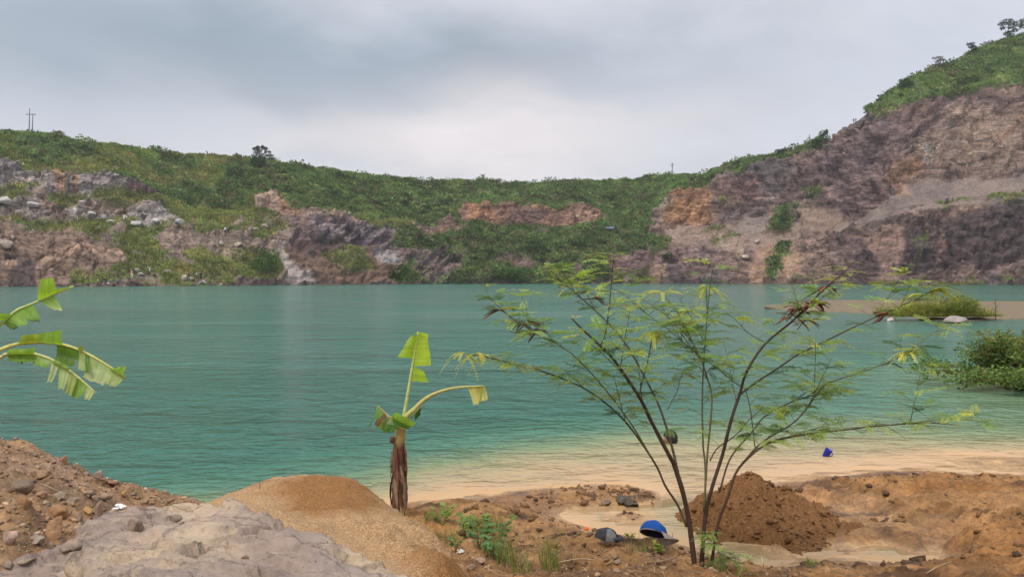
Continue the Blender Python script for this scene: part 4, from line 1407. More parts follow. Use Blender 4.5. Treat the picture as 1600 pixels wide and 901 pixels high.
def crown(mb, centre, rad, n, ls, cols, flat=1.0):
    """clump of leaf-sized faces spread through an uneven volume"""
    c0 = np.array(centre)
    d = rand_dirs(n)
    rr = RNG.uniform(0.25, 1.0, n) ** 0.6
    lump = 1 + 0.4 * fbm(d[:, 0] * 1.6 + c0[0], d[:, 1] * 1.6 + c0[1], d[:, 2] * 1.6 + c0[2], 2, 171)
    p = c0 + d * (rr * lump)[:, None] * np.array(rad)
    ld = d * 0.5 + rand_dirs(n) * 0.8
    ld[:, 2] *= flat
    ld /= np.linalg.norm(ld, axis=1, keepdims=True)
    cc = np.array(cols)[RNG.integers(0, len(cols), n)] * RNG.uniform(0.7, 1.3, (n, 1))
    ln = RNG.uniform(0.6, 1.3, n) * ls
    V, Fq, C = leaf_quads(p, ld, rand_dirs(n), ln, ln * 0.55, cc)
    mb.append((V, Fq, C))


def join_parts(parts):
    V, Fq, C, b = [], [], [], 0
    for v, f, c in parts:
        V.append(v)
        Fq.append(f + b)
        C.append(c)
        b += len(v)
    return np.concatenate(V), np.concatenate(Fq), np.concatenate(C)


DG = [(0.022, 0.05, 0.02), (0.03, 0.065, 0.022), (0.04, 0.08, 0.028)]
MG = [(0.05, 0.10, 0.025), (0.065, 0.12, 0.03), (0.035, 0.075, 0.022)]
BG = [(0.06, 0.13, 0.025), (0.08, 0.16, 0.03), (0.045, 0.10, 0.02)]


def far_tree(name, label, cat, px, py, clumps, limbs, cols, ls=0.5, group=None, flat=1.0, bark=(0.10, 0.08, 0.065), dens=1.0):
    """clumps: (dx px, dy px up, rx px, rz px) round the foot; limbs: lists of (dx, dy) px"""
    q = hill_at(px, py)
    s = q.y / F
    t = thing(name, label, cat, q, group)
    mb = MB()
    for li, lm in enumerate(limbs):
        pts = [(a * s, (random.random() - 0.5) * 1.2 * s * 6 * (i > 0), b * s - (0.5 if i == 0 else 0)) for i, (a, b) in enumerate(lm)]
        r0 = (0.20 if li == 0 else 0.11)
        mb.tube(pts, [r0 * (1 - 0.7 * i / (len(pts) - 1)) for i in range(len(pts))], 6, bark)
    mb.build('trunk', M_BARK, t)
    parts = []
    for dx, dy, rx, rz in clumps:
        ry = rx * random.uniform(0.8, 1.1)
        n = int(max(90, dens * 16.0 * rx * rz * s * s / (ls * ls)) * 1.6)
        crown(parts, (dx * s, random.uniform(-0.4, 0.4) * rx * s, dy * s), (rx * s, ry * s, rz * s), min(n, 2500), ls, cols, flat)
    V, Fq, C = join_parts(parts)
    link('crown', mesh_from('crown', V, Fq, M_VEG, False, C), t)
    return t


far_tree('spreading_tree', 'dark lone tree with ragged spreading branches on the left skyline', 'tree', 406, 265,
         [(-6, 12, 8, 10), (2, 14, 8, 10), (-9, 18, 5, 6), (6, 20, 6, 5), (0, 30, 5, 2), (10, 32, 3, 2), (13, 27, 5, 1.6), (16, 22, 5, 1.4), (19, 17, 5, 1.4), (-7, 32, 4, 1.4), (5, 35, 2.2, 1.8), (-2, 34, 3, 1.2), (-3, 26, 5, 3)],
         [[(0, 0), (0, 12), (2, 22), (4, 36)], [(0, 10), (8, 18), (18, 18)], [(1, 16), (-5, 26), (-10, 32)], [(2, 20), (9, 28), (14, 33)]], DG, 0.5)
far_tree('umbrella_tree', 'flat crowned dark tree at the top of the right hand hill', 'tree', 1572, 82,
         [(-8, 43, 7, 2.2), (-2, 47, 8, 2.2), (8, 45, 9, 2.4), (16, 41, 7, 2), (-9, 36, 4, 1.6), (6, 38, 6, 1.8), (2, 29, 7, 2.6), (12, 33, 6, 2), (5, 25, 6, 2.2), (22, 38, 6, 2.4), (24, 48, 6, 2)],
         [[(0, 0), (1, 15), (0, 28), (2, 46)], [(0, 24), (-6, 34), (-10, 41)], [(1, 28), (9, 36), (16, 43)], [(0, 14), (8, 24), (14, 32)]], DG, 0.5, dens=2.2)
far_tree('small_umbrella_tree', 'little windswept tree on the right hand ridge left of the big flat crowned tree', 'tree', 1516, 88,
         [(-5, 17, 4, 1.5), (0, 18, 4, 1.6), (3, 13, 4, 2), (-2, 13, 4, 1.2), (5, 10, 3, 1.6)], [[(1, 0), (1, 8), (-1, 17)], [(1, 6), (5, 12)]], DG, 0.42, dens=2.0)
far_tree('thin_tree', 'thin see-through tree lowest on the right hand ridge', 'tree', 1464, 104,
         [(-6, 16, 5, 1.5), (2, 17, 5, 1.6), (6, 14, 4, 1.5), (0, 12, 4, 1.2)], [[(-1, 0), (-1, 8), (1, 16)], [(-1, 6), (-7, 15)], [(-1, 8), (6, 14)]], [(0.05, 0.06, 0.045), (0.07, 0.075, 0.055)], 0.34, dens=1.0)
far_tree('round_tree', 'bushy dark green tree at the foot of the bare purple cliff on the skyline', 'tree', 1281, 228,
         [(-2, 10, 7, 6), (6, 14, 6, 5), (3, 19, 5, 4), (-7, 8, 6, 4), (11, 10, 5, 4), (-10, 4, 5, 4), (8, 21, 3, 3)], [[(0, 0), (1, 10), (4, 18)], [(0, 5), (-8, 9)]], MG, 0.55)
far_tree('low_tree', 'low flat tree standing out of the hedge on the skyline right of centre', 'tree', 1222, 244,
         [(-4, 8, 6, 2.5), (4, 9, 6, 2.5), (0, 5, 7, 3), (10, 6, 4, 2)], [[(0, 0), (0, 8)], [(0, 4), (6, 9)]], DG, 0.5)
far_tree('bush', 'round dark bush on the left shoulder of the right hand hill', 'bush', 1411, 140,
         [(0, 10, 8, 6), (6, 12, 7, 5), (-6, 6, 6, 5), (10, 7, 7, 5)], [[(0, 0), (1, 9)], [(0, 3), (6, 10)]], DG, 0.5)
far_tree('bush', 'dark rounded bush on the ledge above the far purple rock face', 'bush', 1045, 407,
         [(0, 7, 9, 6), (-6, 5, 6, 4), (6, 6, 6, 4)], [[(0, 0), (0, 8)]], [(0.016, 0.036, 0.016), (0.022, 0.045, 0.018)], 0.5)
far_tree('bush', 'bright green bush above the far left shore beside the pale rock stripe', 'bush', 414, 426,
         [(0, 20, 18, 12), (-16, 14, 14, 9), (16, 16, 12, 11), (4, 30, 12, 7), (-4, 8, 20, 7)], [[(0, 0), (0, 22)], [(0, 6), (-14, 15)], [(0, 6), (14, 18)]], BG, 0.45)
far_tree('bush', 'green bush at the foot of the brown slope by the far water', 'bush', 627, 441,
         [(0, 12, 7, 10), (5, 22, 5, 7), (-6, 6, 6, 6), (8, 8, 5, 6)], [[(0, 0), (1, 14)], [(0, 4), (6, 18)]], BG, 0.45)
far_tree('bush', 'very dark green bush above the brown earth face left of centre', 'bush', 706, 410,
         [(0, 9, 9, 7), (-7, 6, 6, 5), (7, 6, 5, 5)], [[(0, 0), (0, 8)]], [(0.02, 0.045, 0.018), (0.028, 0.06, 0.02)], 0.5)
far_tree('bush', 'rounded dark bush below the track in the middle of the far bank', 'bush', 838, 392,
         [(0, 9, 10, 7), (-8, 5, 7, 5), (7, 6, 6, 5)], [[(0, 0), (0, 8)]], DG, 0.5)
far_tree('bush', 'dark green bush just below the blue tarpaulin on the far track', 'bush', 900, 385,
         [(0, 8, 14, 7), (-12, 5, 9, 5), (12, 7, 9, 6)], [[(0, 0), (0, 8)]], MG, 0.5)
far_tree('bush', 'leafy bush by the far water near the centre', 'bush', 790, 436,
         [(0, 10, 14, 9), (-14, 8, 10, 7), (14, 12, 12, 9), (24, 8, 8, 6)], [[(0, 0), (0, 10)]], BG, 0.45)
far_tree('bush', 'green bush in the diagonal gully on the right bank', 'bush', 1224, 352,
         [(0, 14, 5, 10), (4, 24, 4, 8), (-4, 6, 5, 5)], [[(0, 0), (1, 20)]], MG, 0.5)
far_tree('bush', 'small green bush in a crack of the purple cliff', 'bush', 1270, 309,
         [(0, 3, 8, 3.5), (-6, 2, 5, 2.5)], [[(0, 0), (0, 4)]], MG, 0.45)


def power_pole(label, px, py, h, arms, two=False):
    q = hill_at(px, py)
    s = q.y / F
    t = thing('power_pole', label, 'utility pole', q)
    H = h * s
    xs = [-0.45 * 5.5 * s, 0.45 * 5.5 * s] if two else [0.0]
    m = M_BARK
    for i, x in enumerate(xs):
        mb = MB()
        top = H if (i == 0) else H * 0.76
        mb.tube([(x - 0.2 * (two), 0, -1.5), (x, 0, top * 0.5), (x + 0.15 * two, 0, top)], [0.17, 0.15, 0.11], 8, (0.11, 0.105, 0.11))
        mb.build('pole', m, t)
    for (z, w) in arms:
        mb = MB()
        mb.add(*box_vf((-w * s, -0.09, z * s - 0.1), (w * s, 0.09, z * s + 0.1)), (0.12, 0.105, 0.11))
        a = mb.build('crossarm', m, t, smooth_=False)
        for k in (-0.9, -0.2, 0.3, 0.9):
            mi = MB()
            mi.tube([(k * w * s, 0, z * s + 0.1), (k * w * s, 0, z * s + 0.4)], [0.07, 0.05], 6, (0.2, 0.17, 0.16))
            mi.build('insulator', m, a)
    return t


power_pole('twin power poles with one crossarm on the left skyline', 50, 212, 42, [(32.5, 7.5)], True)
power_pole('single short power pole on the skyline right of centre', 1050, 274, 21, [(17.5, 2.2), (14, 1.2)])
power_pole('thin leaning power pole beside the bushy tree at the purple cliff', 1263.5, 238, 28, [(22, 1.8)])

M_TARP = simple_mat('blue_tarpaulin', (0.17, 0.22, 0.36), 0.5, 0.3, 1.2, 0.3, 3.0)


def tarp_shelter():
    q = hill_at(951.5, 357)
    s = q.y / F
    t = thing('tarpaulin_shelter', 'low blue tarpaulin shelter on the track across the lake', 'shelter', q)
    W, Dp, H = 7.5 * s, 1.3, 3.4 * s
    nx, ny = 16, 8
    X, Y = np.meshgrid(np.linspace(-W, W, nx), np.linspace(-Dp, Dp, ny))
    Zt = H - (Y < 0) * (-Y) * 0.62 + (Y > 0) * (-Y) * 0.25 + fbm(X, Y * 2, None, 3, 181) * 0.12
    me = mesh_from('tarpaulin', np.stack([X, Y, Zt], -1).reshape(-1, 3), grid_faces(ny, nx), M_TARP)
    o = link('tarpaulin', me, t)
    sm = o.modifiers.new('thickness', 'SOLIDIFY')
    sm.thickness = 0.03
    for x in (-W * 0.9, W * 0.9):
        for y in (-Dp * 0.9, Dp * 0.9):
            mb = MB()
            mb.tube([(x, y, -0.6), (x, y, H - (0.62 * Dp if y < 0 else 0.25 * Dp) * 0.9)], 0.05, 6, (0.12, 0.1, 0.08))
            mb.build('post', M_BARK, t)
    return t


tarp_shelter()


def far_banana(proto=[None]):
    t = thing('banana_plant', 'small pale green banana plant among others on the green far slope', 'banana plant', (0, 0, 0), 'banana plants on the far slope')
    mb = MB()
    mb.tube([(0, 0, -0.4), (0, 0, 0.8), (0.05, 0, 1.5)], [0.16, 0.13, 0.07], 6, (0.13, 0.16, 0.06))
    mb.build('pseudostem', M_BARK, t)
    for k in range(7):
        a = k * 2.4 + 0.3
        L, el = random.uniform(1.5, 2.2), random.uniform(0.5, 1.2)
        nseg = 6
        vs, fs = [], []
        for i in range(nseg + 1):
            u = i / nseg
            r = L * math.cos(el) * u * (1 - 0.1 * u)
            z = 1.35 + L * math.sin(el) * u - 1.1 * u * u
            w = 0.27 * math.sin(math.pi * min(1, 0.12 + u * 0.86))
            for sgn in (-1, 0, 1):
                vs.append((r * math.cos(a) - sgn * w * math.sin(a), r * math.sin(a) + sgn * w * math.cos(a), z + (0.10 if sgn == 0 else 0)))
        for i in range(nseg):
            for j in (0, 1):
                fs.append([i * 3 + j, i * 3 + j + 1, i * 3 + j + 4, i * 3 + j + 3])
        m2 = MB()
        g = random.uniform(0.8, 1.2)
        m2.add(vs, fs, (0.18 * g, 0.27 * g, 0.085 * g))
        m2.build('leaf', M_VEG, t)
    return t


BAN = [(548, 284), (556, 286), (540, 293), (553, 298), (567, 290), (612, 322), (620, 330), (630, 322), (606, 330), (640, 312), (650, 318), (655, 308), (668, 320), (676, 328), (688, 315), (695, 322), (702, 318), (706, 328), (690, 333),
       (680, 338), (660, 332), (650, 336), (670, 305), (712, 322), (722, 318), (645, 330), (618, 300), (634, 300), (698, 310), (832, 312), (840, 306), (748, 290), (755, 285)]
bp = far_banana()
for i, (px, py) in enumerate(BAN):
    o = bp if i == 0 else copy_tree(bp)
    q = hill_at(px, py)
    o.location = q + Vector((0, -0.6, 0.5))
    o.rotation_euler = (0, 0, random.uniform(0, 6.28))
    sc = random.uniform(1.05, 1.6)
    o.scale = (sc, sc, sc)

# ------------------------------------------------------------------ people
M_SKIN = simple_mat('skin', (0.30, 0.17, 0.11), 0.6, 0.1)
M_HAIR = simple_mat('black_hair', (0.018, 0.015, 0.014), 0.55, 0.3, 60, 0.4, 120)
CLOTH = {}


def cloth(c):
    if c not in CLOTH:
        CLOTH[c] = simple_mat('cloth_%d' % len(CLOTH), c, 0.85, 0.15, 10)
        CLOTH[c].name = 'cloth'
    return CLOTH[c]


def skin_mesh(name, joints, edges, radii, root=0, sub=1):
    me = bpy.data.meshes.new(name + '_frame')
    me.from_pydata([tuple(j) for j in joints], edges, [])
    o = bpy.data.objects.new(name + '_frame', me)
    COL.objects.link(o)
    o.modifiers.new('skin', 'SKIN')
    for i, r in enumerate(radii):
        sv = me.skin_vertices[0].data[i]
        sv.radius = (r, r) if not isinstance(r, tuple) else r
        sv.use_root = (i == root)
    sb = o.modifiers.new('sub', 'SUBSURF')
    sb.levels = sub
    sb.render_levels = sub
    dg = bpy.context.evaluated_depsgraph_get()
    m2 = bpy.data.meshes.new_from_object(o.evaluated_get(dg))
    m2.name = name
    bpy.data.objects.remove(o)
    bpy.data.meshes.remove(me)
    return m2


POSES = {}


def pose_joints(kind):
    # pelvis, spine, chest, neck, head base, crown, then arms and legs
    if kind == 'stand':
        J = dict(pel=(0, 0, .92), sp=(0, 0, 1.10), ch=(0, .01, 1.32), nk=(0, 0, 1.44), hd=(0, -.02, 1.53), tp=(0, -.02, 1.62),
                 ls=(-.17, 0, 1.37), le=(-.23, .03, 1.10), lw=(-.23, -.05, .87), lh=(-.22, -.07, .78), rs=(.17, 0, 1.37), re=(.24, .03, 1.10), rw=(.22, -.07, .88), rh=(.21, -.10, .80),
                 lp=(-.09, 0, .86), lk=(-.11, -.03, .48), la=(-.11, .02, .08), lf=(-.12, -.13, .03), rp=(.09, 0, .86), rk=(.11, -.02, .48), ra=(.12, .03, .08), rf=(.14, -.12, .03))
    elif kind == 'bend':
        J = dict(pel=(0, 0, .88), sp=(0, -.12, 1.0), ch=(0, -.32, 1.10), nk=(0, -.44, 1.13), hd=(0, -.53, 1.12), tp=(0, -.62, 1.14),
                 ls=(-.17, -.36, 1.09), le=(-.2, -.40, .83), lw=(-.17, -.48, .60), lh=(-.16, -.52, .52), rs=(.17, -.36, 1.09), re=(.2, -.40, .83), rw=(.17, -.48, .60), rh=(.16, -.52, .52),
                 lp=(-.09, 0, .84), lk=(-.11, -.06, .48), la=(-.11, .06, .08), lf=(-.12, -.09, .03), rp=(.09, 0, .84), rk=(.11, -.05, .48), ra=(.12, .07, .08), rf=(.14, -.08, .03))
    else:   # sit / crouch on the ground
        J = dict(pel=(0, .05, .16), sp=(0, .03, .34), ch=(0, -.03, .56), nk=(0, -.06, .68), hd=(0, -.10, .77), tp=(0, -.11, .86),
                 ls=(-.17, -.03, .61), le=(-.24, -.14, .40), lw=(-.16, -.33, .42), lh=(-.10, -.38, .42), rs=(.17, -.03, .61), re=(.24, -.14, .40), rw=(.16, -.33, .42), rh=(.10, -.38, .42),
                 lp=(-.09, .02, .14), lk=(-.15, -.36, .46), la=(-.13, -.36, .08), lf=(-.14, -.48, .03), rp=(.09, .02, .14), rk=(.15, -.36, .46), ra=(.13, -.36, .08), rf=(.14, -.48, .03))
    return J


RAD = dict(pel=.135, sp=.125, ch=.14, nk=.06, hd=.088, tp=.085, ls=.07, le=.045, lw=.034, lh=.042, rs=.07, re=.045, rw=.034, rh=.042, lp=.10, lk=.062, la=.045, lf=.042, rp=.10, rk=.062, ra=.045, rf=.042)
EDG = ['pel-sp', 'sp-ch', 'ch-nk', 'nk-hd', 'hd-tp', 'ch-ls', 'ls-le', 'le-lw', 'lw-lh', 'ch-rs', 'rs-re', 're-rw', 'rw-rh', 'pel-lp', 'lp-lk', 'lk-la', 'la-lf', 'pel-rp', 'rp-rk', 'rk-ra', 'ra-rf']
CLS = {'pel-sp': 1, 'sp-ch': 1, 'ch-nk': 1, 'nk-hd': 0, 'hd-tp': 3, 'ch-ls': 1, 'ls-le': 1, 'le-lw': 0, 'lw-lh': 0, 'ch-rs': 1, 'rs-re': 1, 're-rw': 0, 'rw-rh': 0,
       'pel-lp': 2, 'lp-lk': 2, 'lk-la': 2, 'la-lf': 0, 'pel-rp': 2, 'rp-rk': 2, 'rk-ra': 2, 'ra-rf': 0}


def person(label, loc, pose, shirt, trousers, rz=0.0, scale=1.0, hair=None, group=None, dz=0.0):
    J = pose_joints(pose)
    names = list(J)
    idx = {n: i for i, n in enumerate(names)}
    me = skin_mesh('person', [J[n] for n in names], [tuple(idx[a] for a in e.split('-')) for e in EDG], [RAD[n] for n in names])
    me.materials.clear()
    for m in (M_SKIN, cloth(shirt), cloth(trousers), hair or M_HAIR):
        me.materials.append(m)
    segs = [(np.array(J[e.split('-')[0]]), np.array(J[e.split('-')[1]]), CLS[e], 0.5 * (RAD[e.split('-')[0]] + RAD[e.split('-')[1]])) for e in EDG]
    for p in me.polygons:
        c = np.array(p.center)
        best, bi = 1e9, 0
        for a, b, k, r in segs:
            t = np.clip(np.dot(c - a, b - a) / np.dot(b - a, b - a), 0, 1)
            dd = np.linalg.norm(c - a - t * (b - a)) - r
            if dd < best:
                best, bi = dd, k
        if bi == 3 and c[1] < J['hd'][1] - 0.03 and c[2] < J['tp'][2] + 0.02:
            bi = 0
        p.material_index = bi
        p.use_smooth = True
    o = link('person', me, None, (loc[0], loc[1], loc[2] + dz))
    o.rotation_euler = (0, 0, rz)
    o.scale = (scale,) * 3
    return tag(o, label, 'person', group)


for i, (px, py, pose, sh, tr, lab, g, sc) in enumerate(PPL):
    q = hill_at(px, py)
    if py > 444:
        q = Vector((q.x, q.y, 0.0)) * ((q.y - 1.6) / q.y)
        q.z = 0.0
    person(lab, q, pose, sh, tr, random.uniform(-1.2, 1.2), sc * 1.18, None, g, 0.1)

M_BAG = simple_mat('dark_red_cloth', (0.09, 0.02, 0.03), 0.8, 0.2)


def bag():
    q = hill_at(177.5, 447)
    t = thing('bag', 'dark red bag on the rocks at the far waterline between people', 'bag', (q.x, q.y, max(q.z, 0.1)))
    mb = MB()
    mb.ellipsoid((0, 0, 0.25), (0.5, 0.3, 0.3), 14, 10)
    mb.build('bag_body', M_BAG, t)
    mb = MB()
    mb.tube(spline([(-0.2, 0, 0.5), (-0.12, 0, 0.68), (0.12, 0, 0.68), (0.2, 0, 0.5)], 10), 0.025, 6)
    mb.build('handle', M_BAG, t)


bag()


def bather():
    """someone squatting in the water up to the chin, seen from behind"""
    q = G(1048, 691, 0.0)
    J = dict(pel=(0, .02, -.62), sp=(0, .05, -.45), ch=(0, .03, -.26), nk=(0, .0, -.12), hd=(0, -.01, -0.03), ls=(-.15, .03, -.2), le=(-.24, .12, -.42), lw=(-.15, .33, -.42), lh=(-.1, .40, -.42), rs=(.15, .03, -.2), re=(.24, .12, -.42),
             rw=(.15, .33, -.42), rh=(.1, .40, -.42), lp=(-.09, .04, -.64), lk=(-.15, .36, -.36), la=(-.13, .30, -.72), lf=(-.14, .42, -.76), rp=(.09, .04, -.64), rk=(.15, .36, -.36), ra=(.13, .30, -.72), rf=(.14, .42, -.76))
    names = list(J)
    idx = {n: i for i, n in enumerate(names)}
    me = skin_mesh('person', [J[n] for n in names], [tuple(idx[a] for a in e.split('-')) for e in EDG if 'tp' not in e], [RAD[n] * (0.9 if n != 'nk' else 1) for n in names], sub=2)
    # head grown into the neck: an egg with brow, nose, chin and ears
    bm = bmesh.new()
    bm.from_mesh(me)
    hb = bmesh.ops.create_uvsphere(bm, u_segments=24, v_segments=16, radius=1.0)
    for v in hb['verts']:
        x, y, z = v.co
        sx = 0.076 * (1 - 0.12 * max(0, -z))
        c = Vector((x * sx, y * 0.096, z * 0.112))
        if y > 0.82 and -0.35 < z < 0.15 and abs(x) < 0.28:
            c.y += 0.022 * (1 - abs(x) / 0.28)
        if y > 0.6 and 0.1 < z < 0.3 and 0.2 < abs(x) < 0.55:
            c.y -= 0.008
        if abs(x) > 0.93 and -0.3 < z < 0.3 and abs(y) < 0.3:
            c.x += 0.018 * math.copysign(1, x)
        v.co = c + Vector((0, 0.005, 0.045))
    bm.to_mesh(me)
    bm.free()
    me.materials.clear()
    me.materials.append(M_SKIN)
    me.polygons.foreach_set('use_smooth', np.ones(len(me.polygons), bool))
    o = link('person', me, None, q)
    o.rotation_euler = (0, 0, R(25))
    tag(o, 'dark haired bather with only the head above the shallow water seen between shrub stems', 'person')
    hv, hf = [], []
    nu, nv = 26, 12
    for i in range(nv + 1):
        th = 1.75 * i / nv
        for j in range(nu):
            ph = 2 * math.pi * j / nu
            back = max(0.0, -math.sin(ph))
            t2 = th * (0.72 + 0.42 * back)
            r = 1.12 + 0.03 * math.sin(ph * 9 + i)
            hv.append((0.082 * r * math.sin(t2) * math.cos(ph), 0.100 * r * math.sin(t2) * math.sin(ph) + 0.003, 0.115 * r * math.cos(t2) + 0.045))
    for i in range(nv):
        for j in range(nu):
            hf.append([i * nu + j, (i + 1) * nu + j, (i + 1) * nu + (j + 1) % nu, i * nu + (j + 1) % nu])
    mb = MB()
    mb.add(hv, hf)
    h = mb.build('hair', M_HAIR, o)


bather()

# ------------------------------------------------------------------ leafy shrub over the water
M_STEM = vcol_mat('shrub_stem', 0.6, 40, 0.3, 0.4, 120, 0.4)
D0 = 5.85
SHRUB = [  # px path, tip depth offset, base radius px, tip radius px, dark
    ([(1090, 890), (1078, 820), (1067, 767), (1054, 727), (1048, 715), (1019, 660), (999, 620), (960, 563), (938, 540), (910, 514), (893, 497)], -0.35, 9, 2.0, (0.060, 0.032, 0.022)),
    ([(1074, 824), (1060, 790), (1040, 759), (1022, 721), (974, 655), (917, 609), (850, 581), (789, 565), (752, 556), (718, 553)], 0.25, 4.2, 1.2, (0.065, 0.05, 0.025)),
    ([(1022, 721), (985, 660), (938, 599), (889, 549), (832, 517), (786, 485), (765, 464), (754, 441)], -0.15, 2.6, 0.9, (0.12, 0.12, 0.04)),
    ([(1066, 765), (1051, 700), (1036, 650), (1020, 613), (981, 542), (949, 503), (910, 467), (882, 443), (860, 421)], 0.45, 4.5, 1.0, (0.10, 0.075, 0.045)),
    ([(938, 540), (946, 521), (953, 470), (957, 420), (960, 392)], -0.4, 2.0, 0.9, (0.04, 0.04, 0.025)),
    ([(1099, 860), (1102, 800), (1103, 735), (1099, 690), (1098, 613), (1102, 535), (1105, 490), (1103, 446)], 0.3, 4.0, 1.2, (0.12, 0.11, 0.055)),
    ([(1101, 800), (1106, 712), (1113, 627), (1106, 592), (1095, 560), (1078, 525), (1060, 490), (1035, 458)], -0.1, 3.6, 1.0, (0.12, 0.115, 0.05)),
    ([(1097, 862), (1103, 810), (1112, 767), (1129, 713), (1142, 660), (1156, 617), (1167, 581), (1195, 538), (1241, 499), (1284, 455), (1312, 431), (1338, 407)], -0.2, 7, 1.2, (0.050, 0.030, 0.022)),
    ([(1157, 616), (1185, 595), (1213, 577), (1248, 553), (1271, 542), (1342, 507), (1378, 491), (1420, 472), (1452, 456), (1470, 445)], 0.25, 3.4, 1.2, (0.075, 0.055, 0.03)),
    ([(1113, 862), (1121, 826), (1139, 775), (1155, 732), (1196, 695), (1240, 682), (1307, 673), (1378, 665), (1449, 661), (1500, 664)], -0.35, 5.2, 1.0, (0.070, 0.040, 0.028)),
    ([(1125, 770), (1142, 716), (1175, 676), (1199, 648), (1248, 624), (1300, 613), (1336, 611)], 0.45, 3.2, 1.0, (0.085, 0.06, 0.035)),
    ([(1155, 732), (1180, 702), (1200, 685), (1246, 656), (1285, 606), (1307, 594), (1378, 570), (1420, 551), (1445, 542)], -0.1, 3.2, 0.9, (0.09, 0.075, 0.035)),
    ([(999, 620), (1004, 595), (1011, 570), (1016, 545), (1020, 521)], 0.1, 2.2, 1.4, (0.045, 0.035, 0.025)),
    ([(1181, 702), (1176, 660), (1169, 620), (1160, 600)], 0.3, 1.8, 1.0, (0.06, 0.045, 0.03)),
    ([(1110, 720), (1122, 700), (1150, 680), (1172, 655), (1190, 640)], -0.1, 2.4, 1.0, (0.09, 0.035, 0.025)),
    ([(1043, 640), (1058, 612), (1064, 590), (1072, 572)], 0.35, 1.5, 0.7, (0.12, 0.12, 0.06)),
    ([(1157, 604), (1120, 575), (1080, 545), (1045, 515), (1010, 490), (985, 470)], 0.3, 1.7, 0.8, (0.08, 0.075, 0.03)),
    ([(1197, 536), (1170, 520), (1150, 500), (1135, 488)], 0.1, 1.6, 0.8, (0.08, 0.075, 0.03)),
]


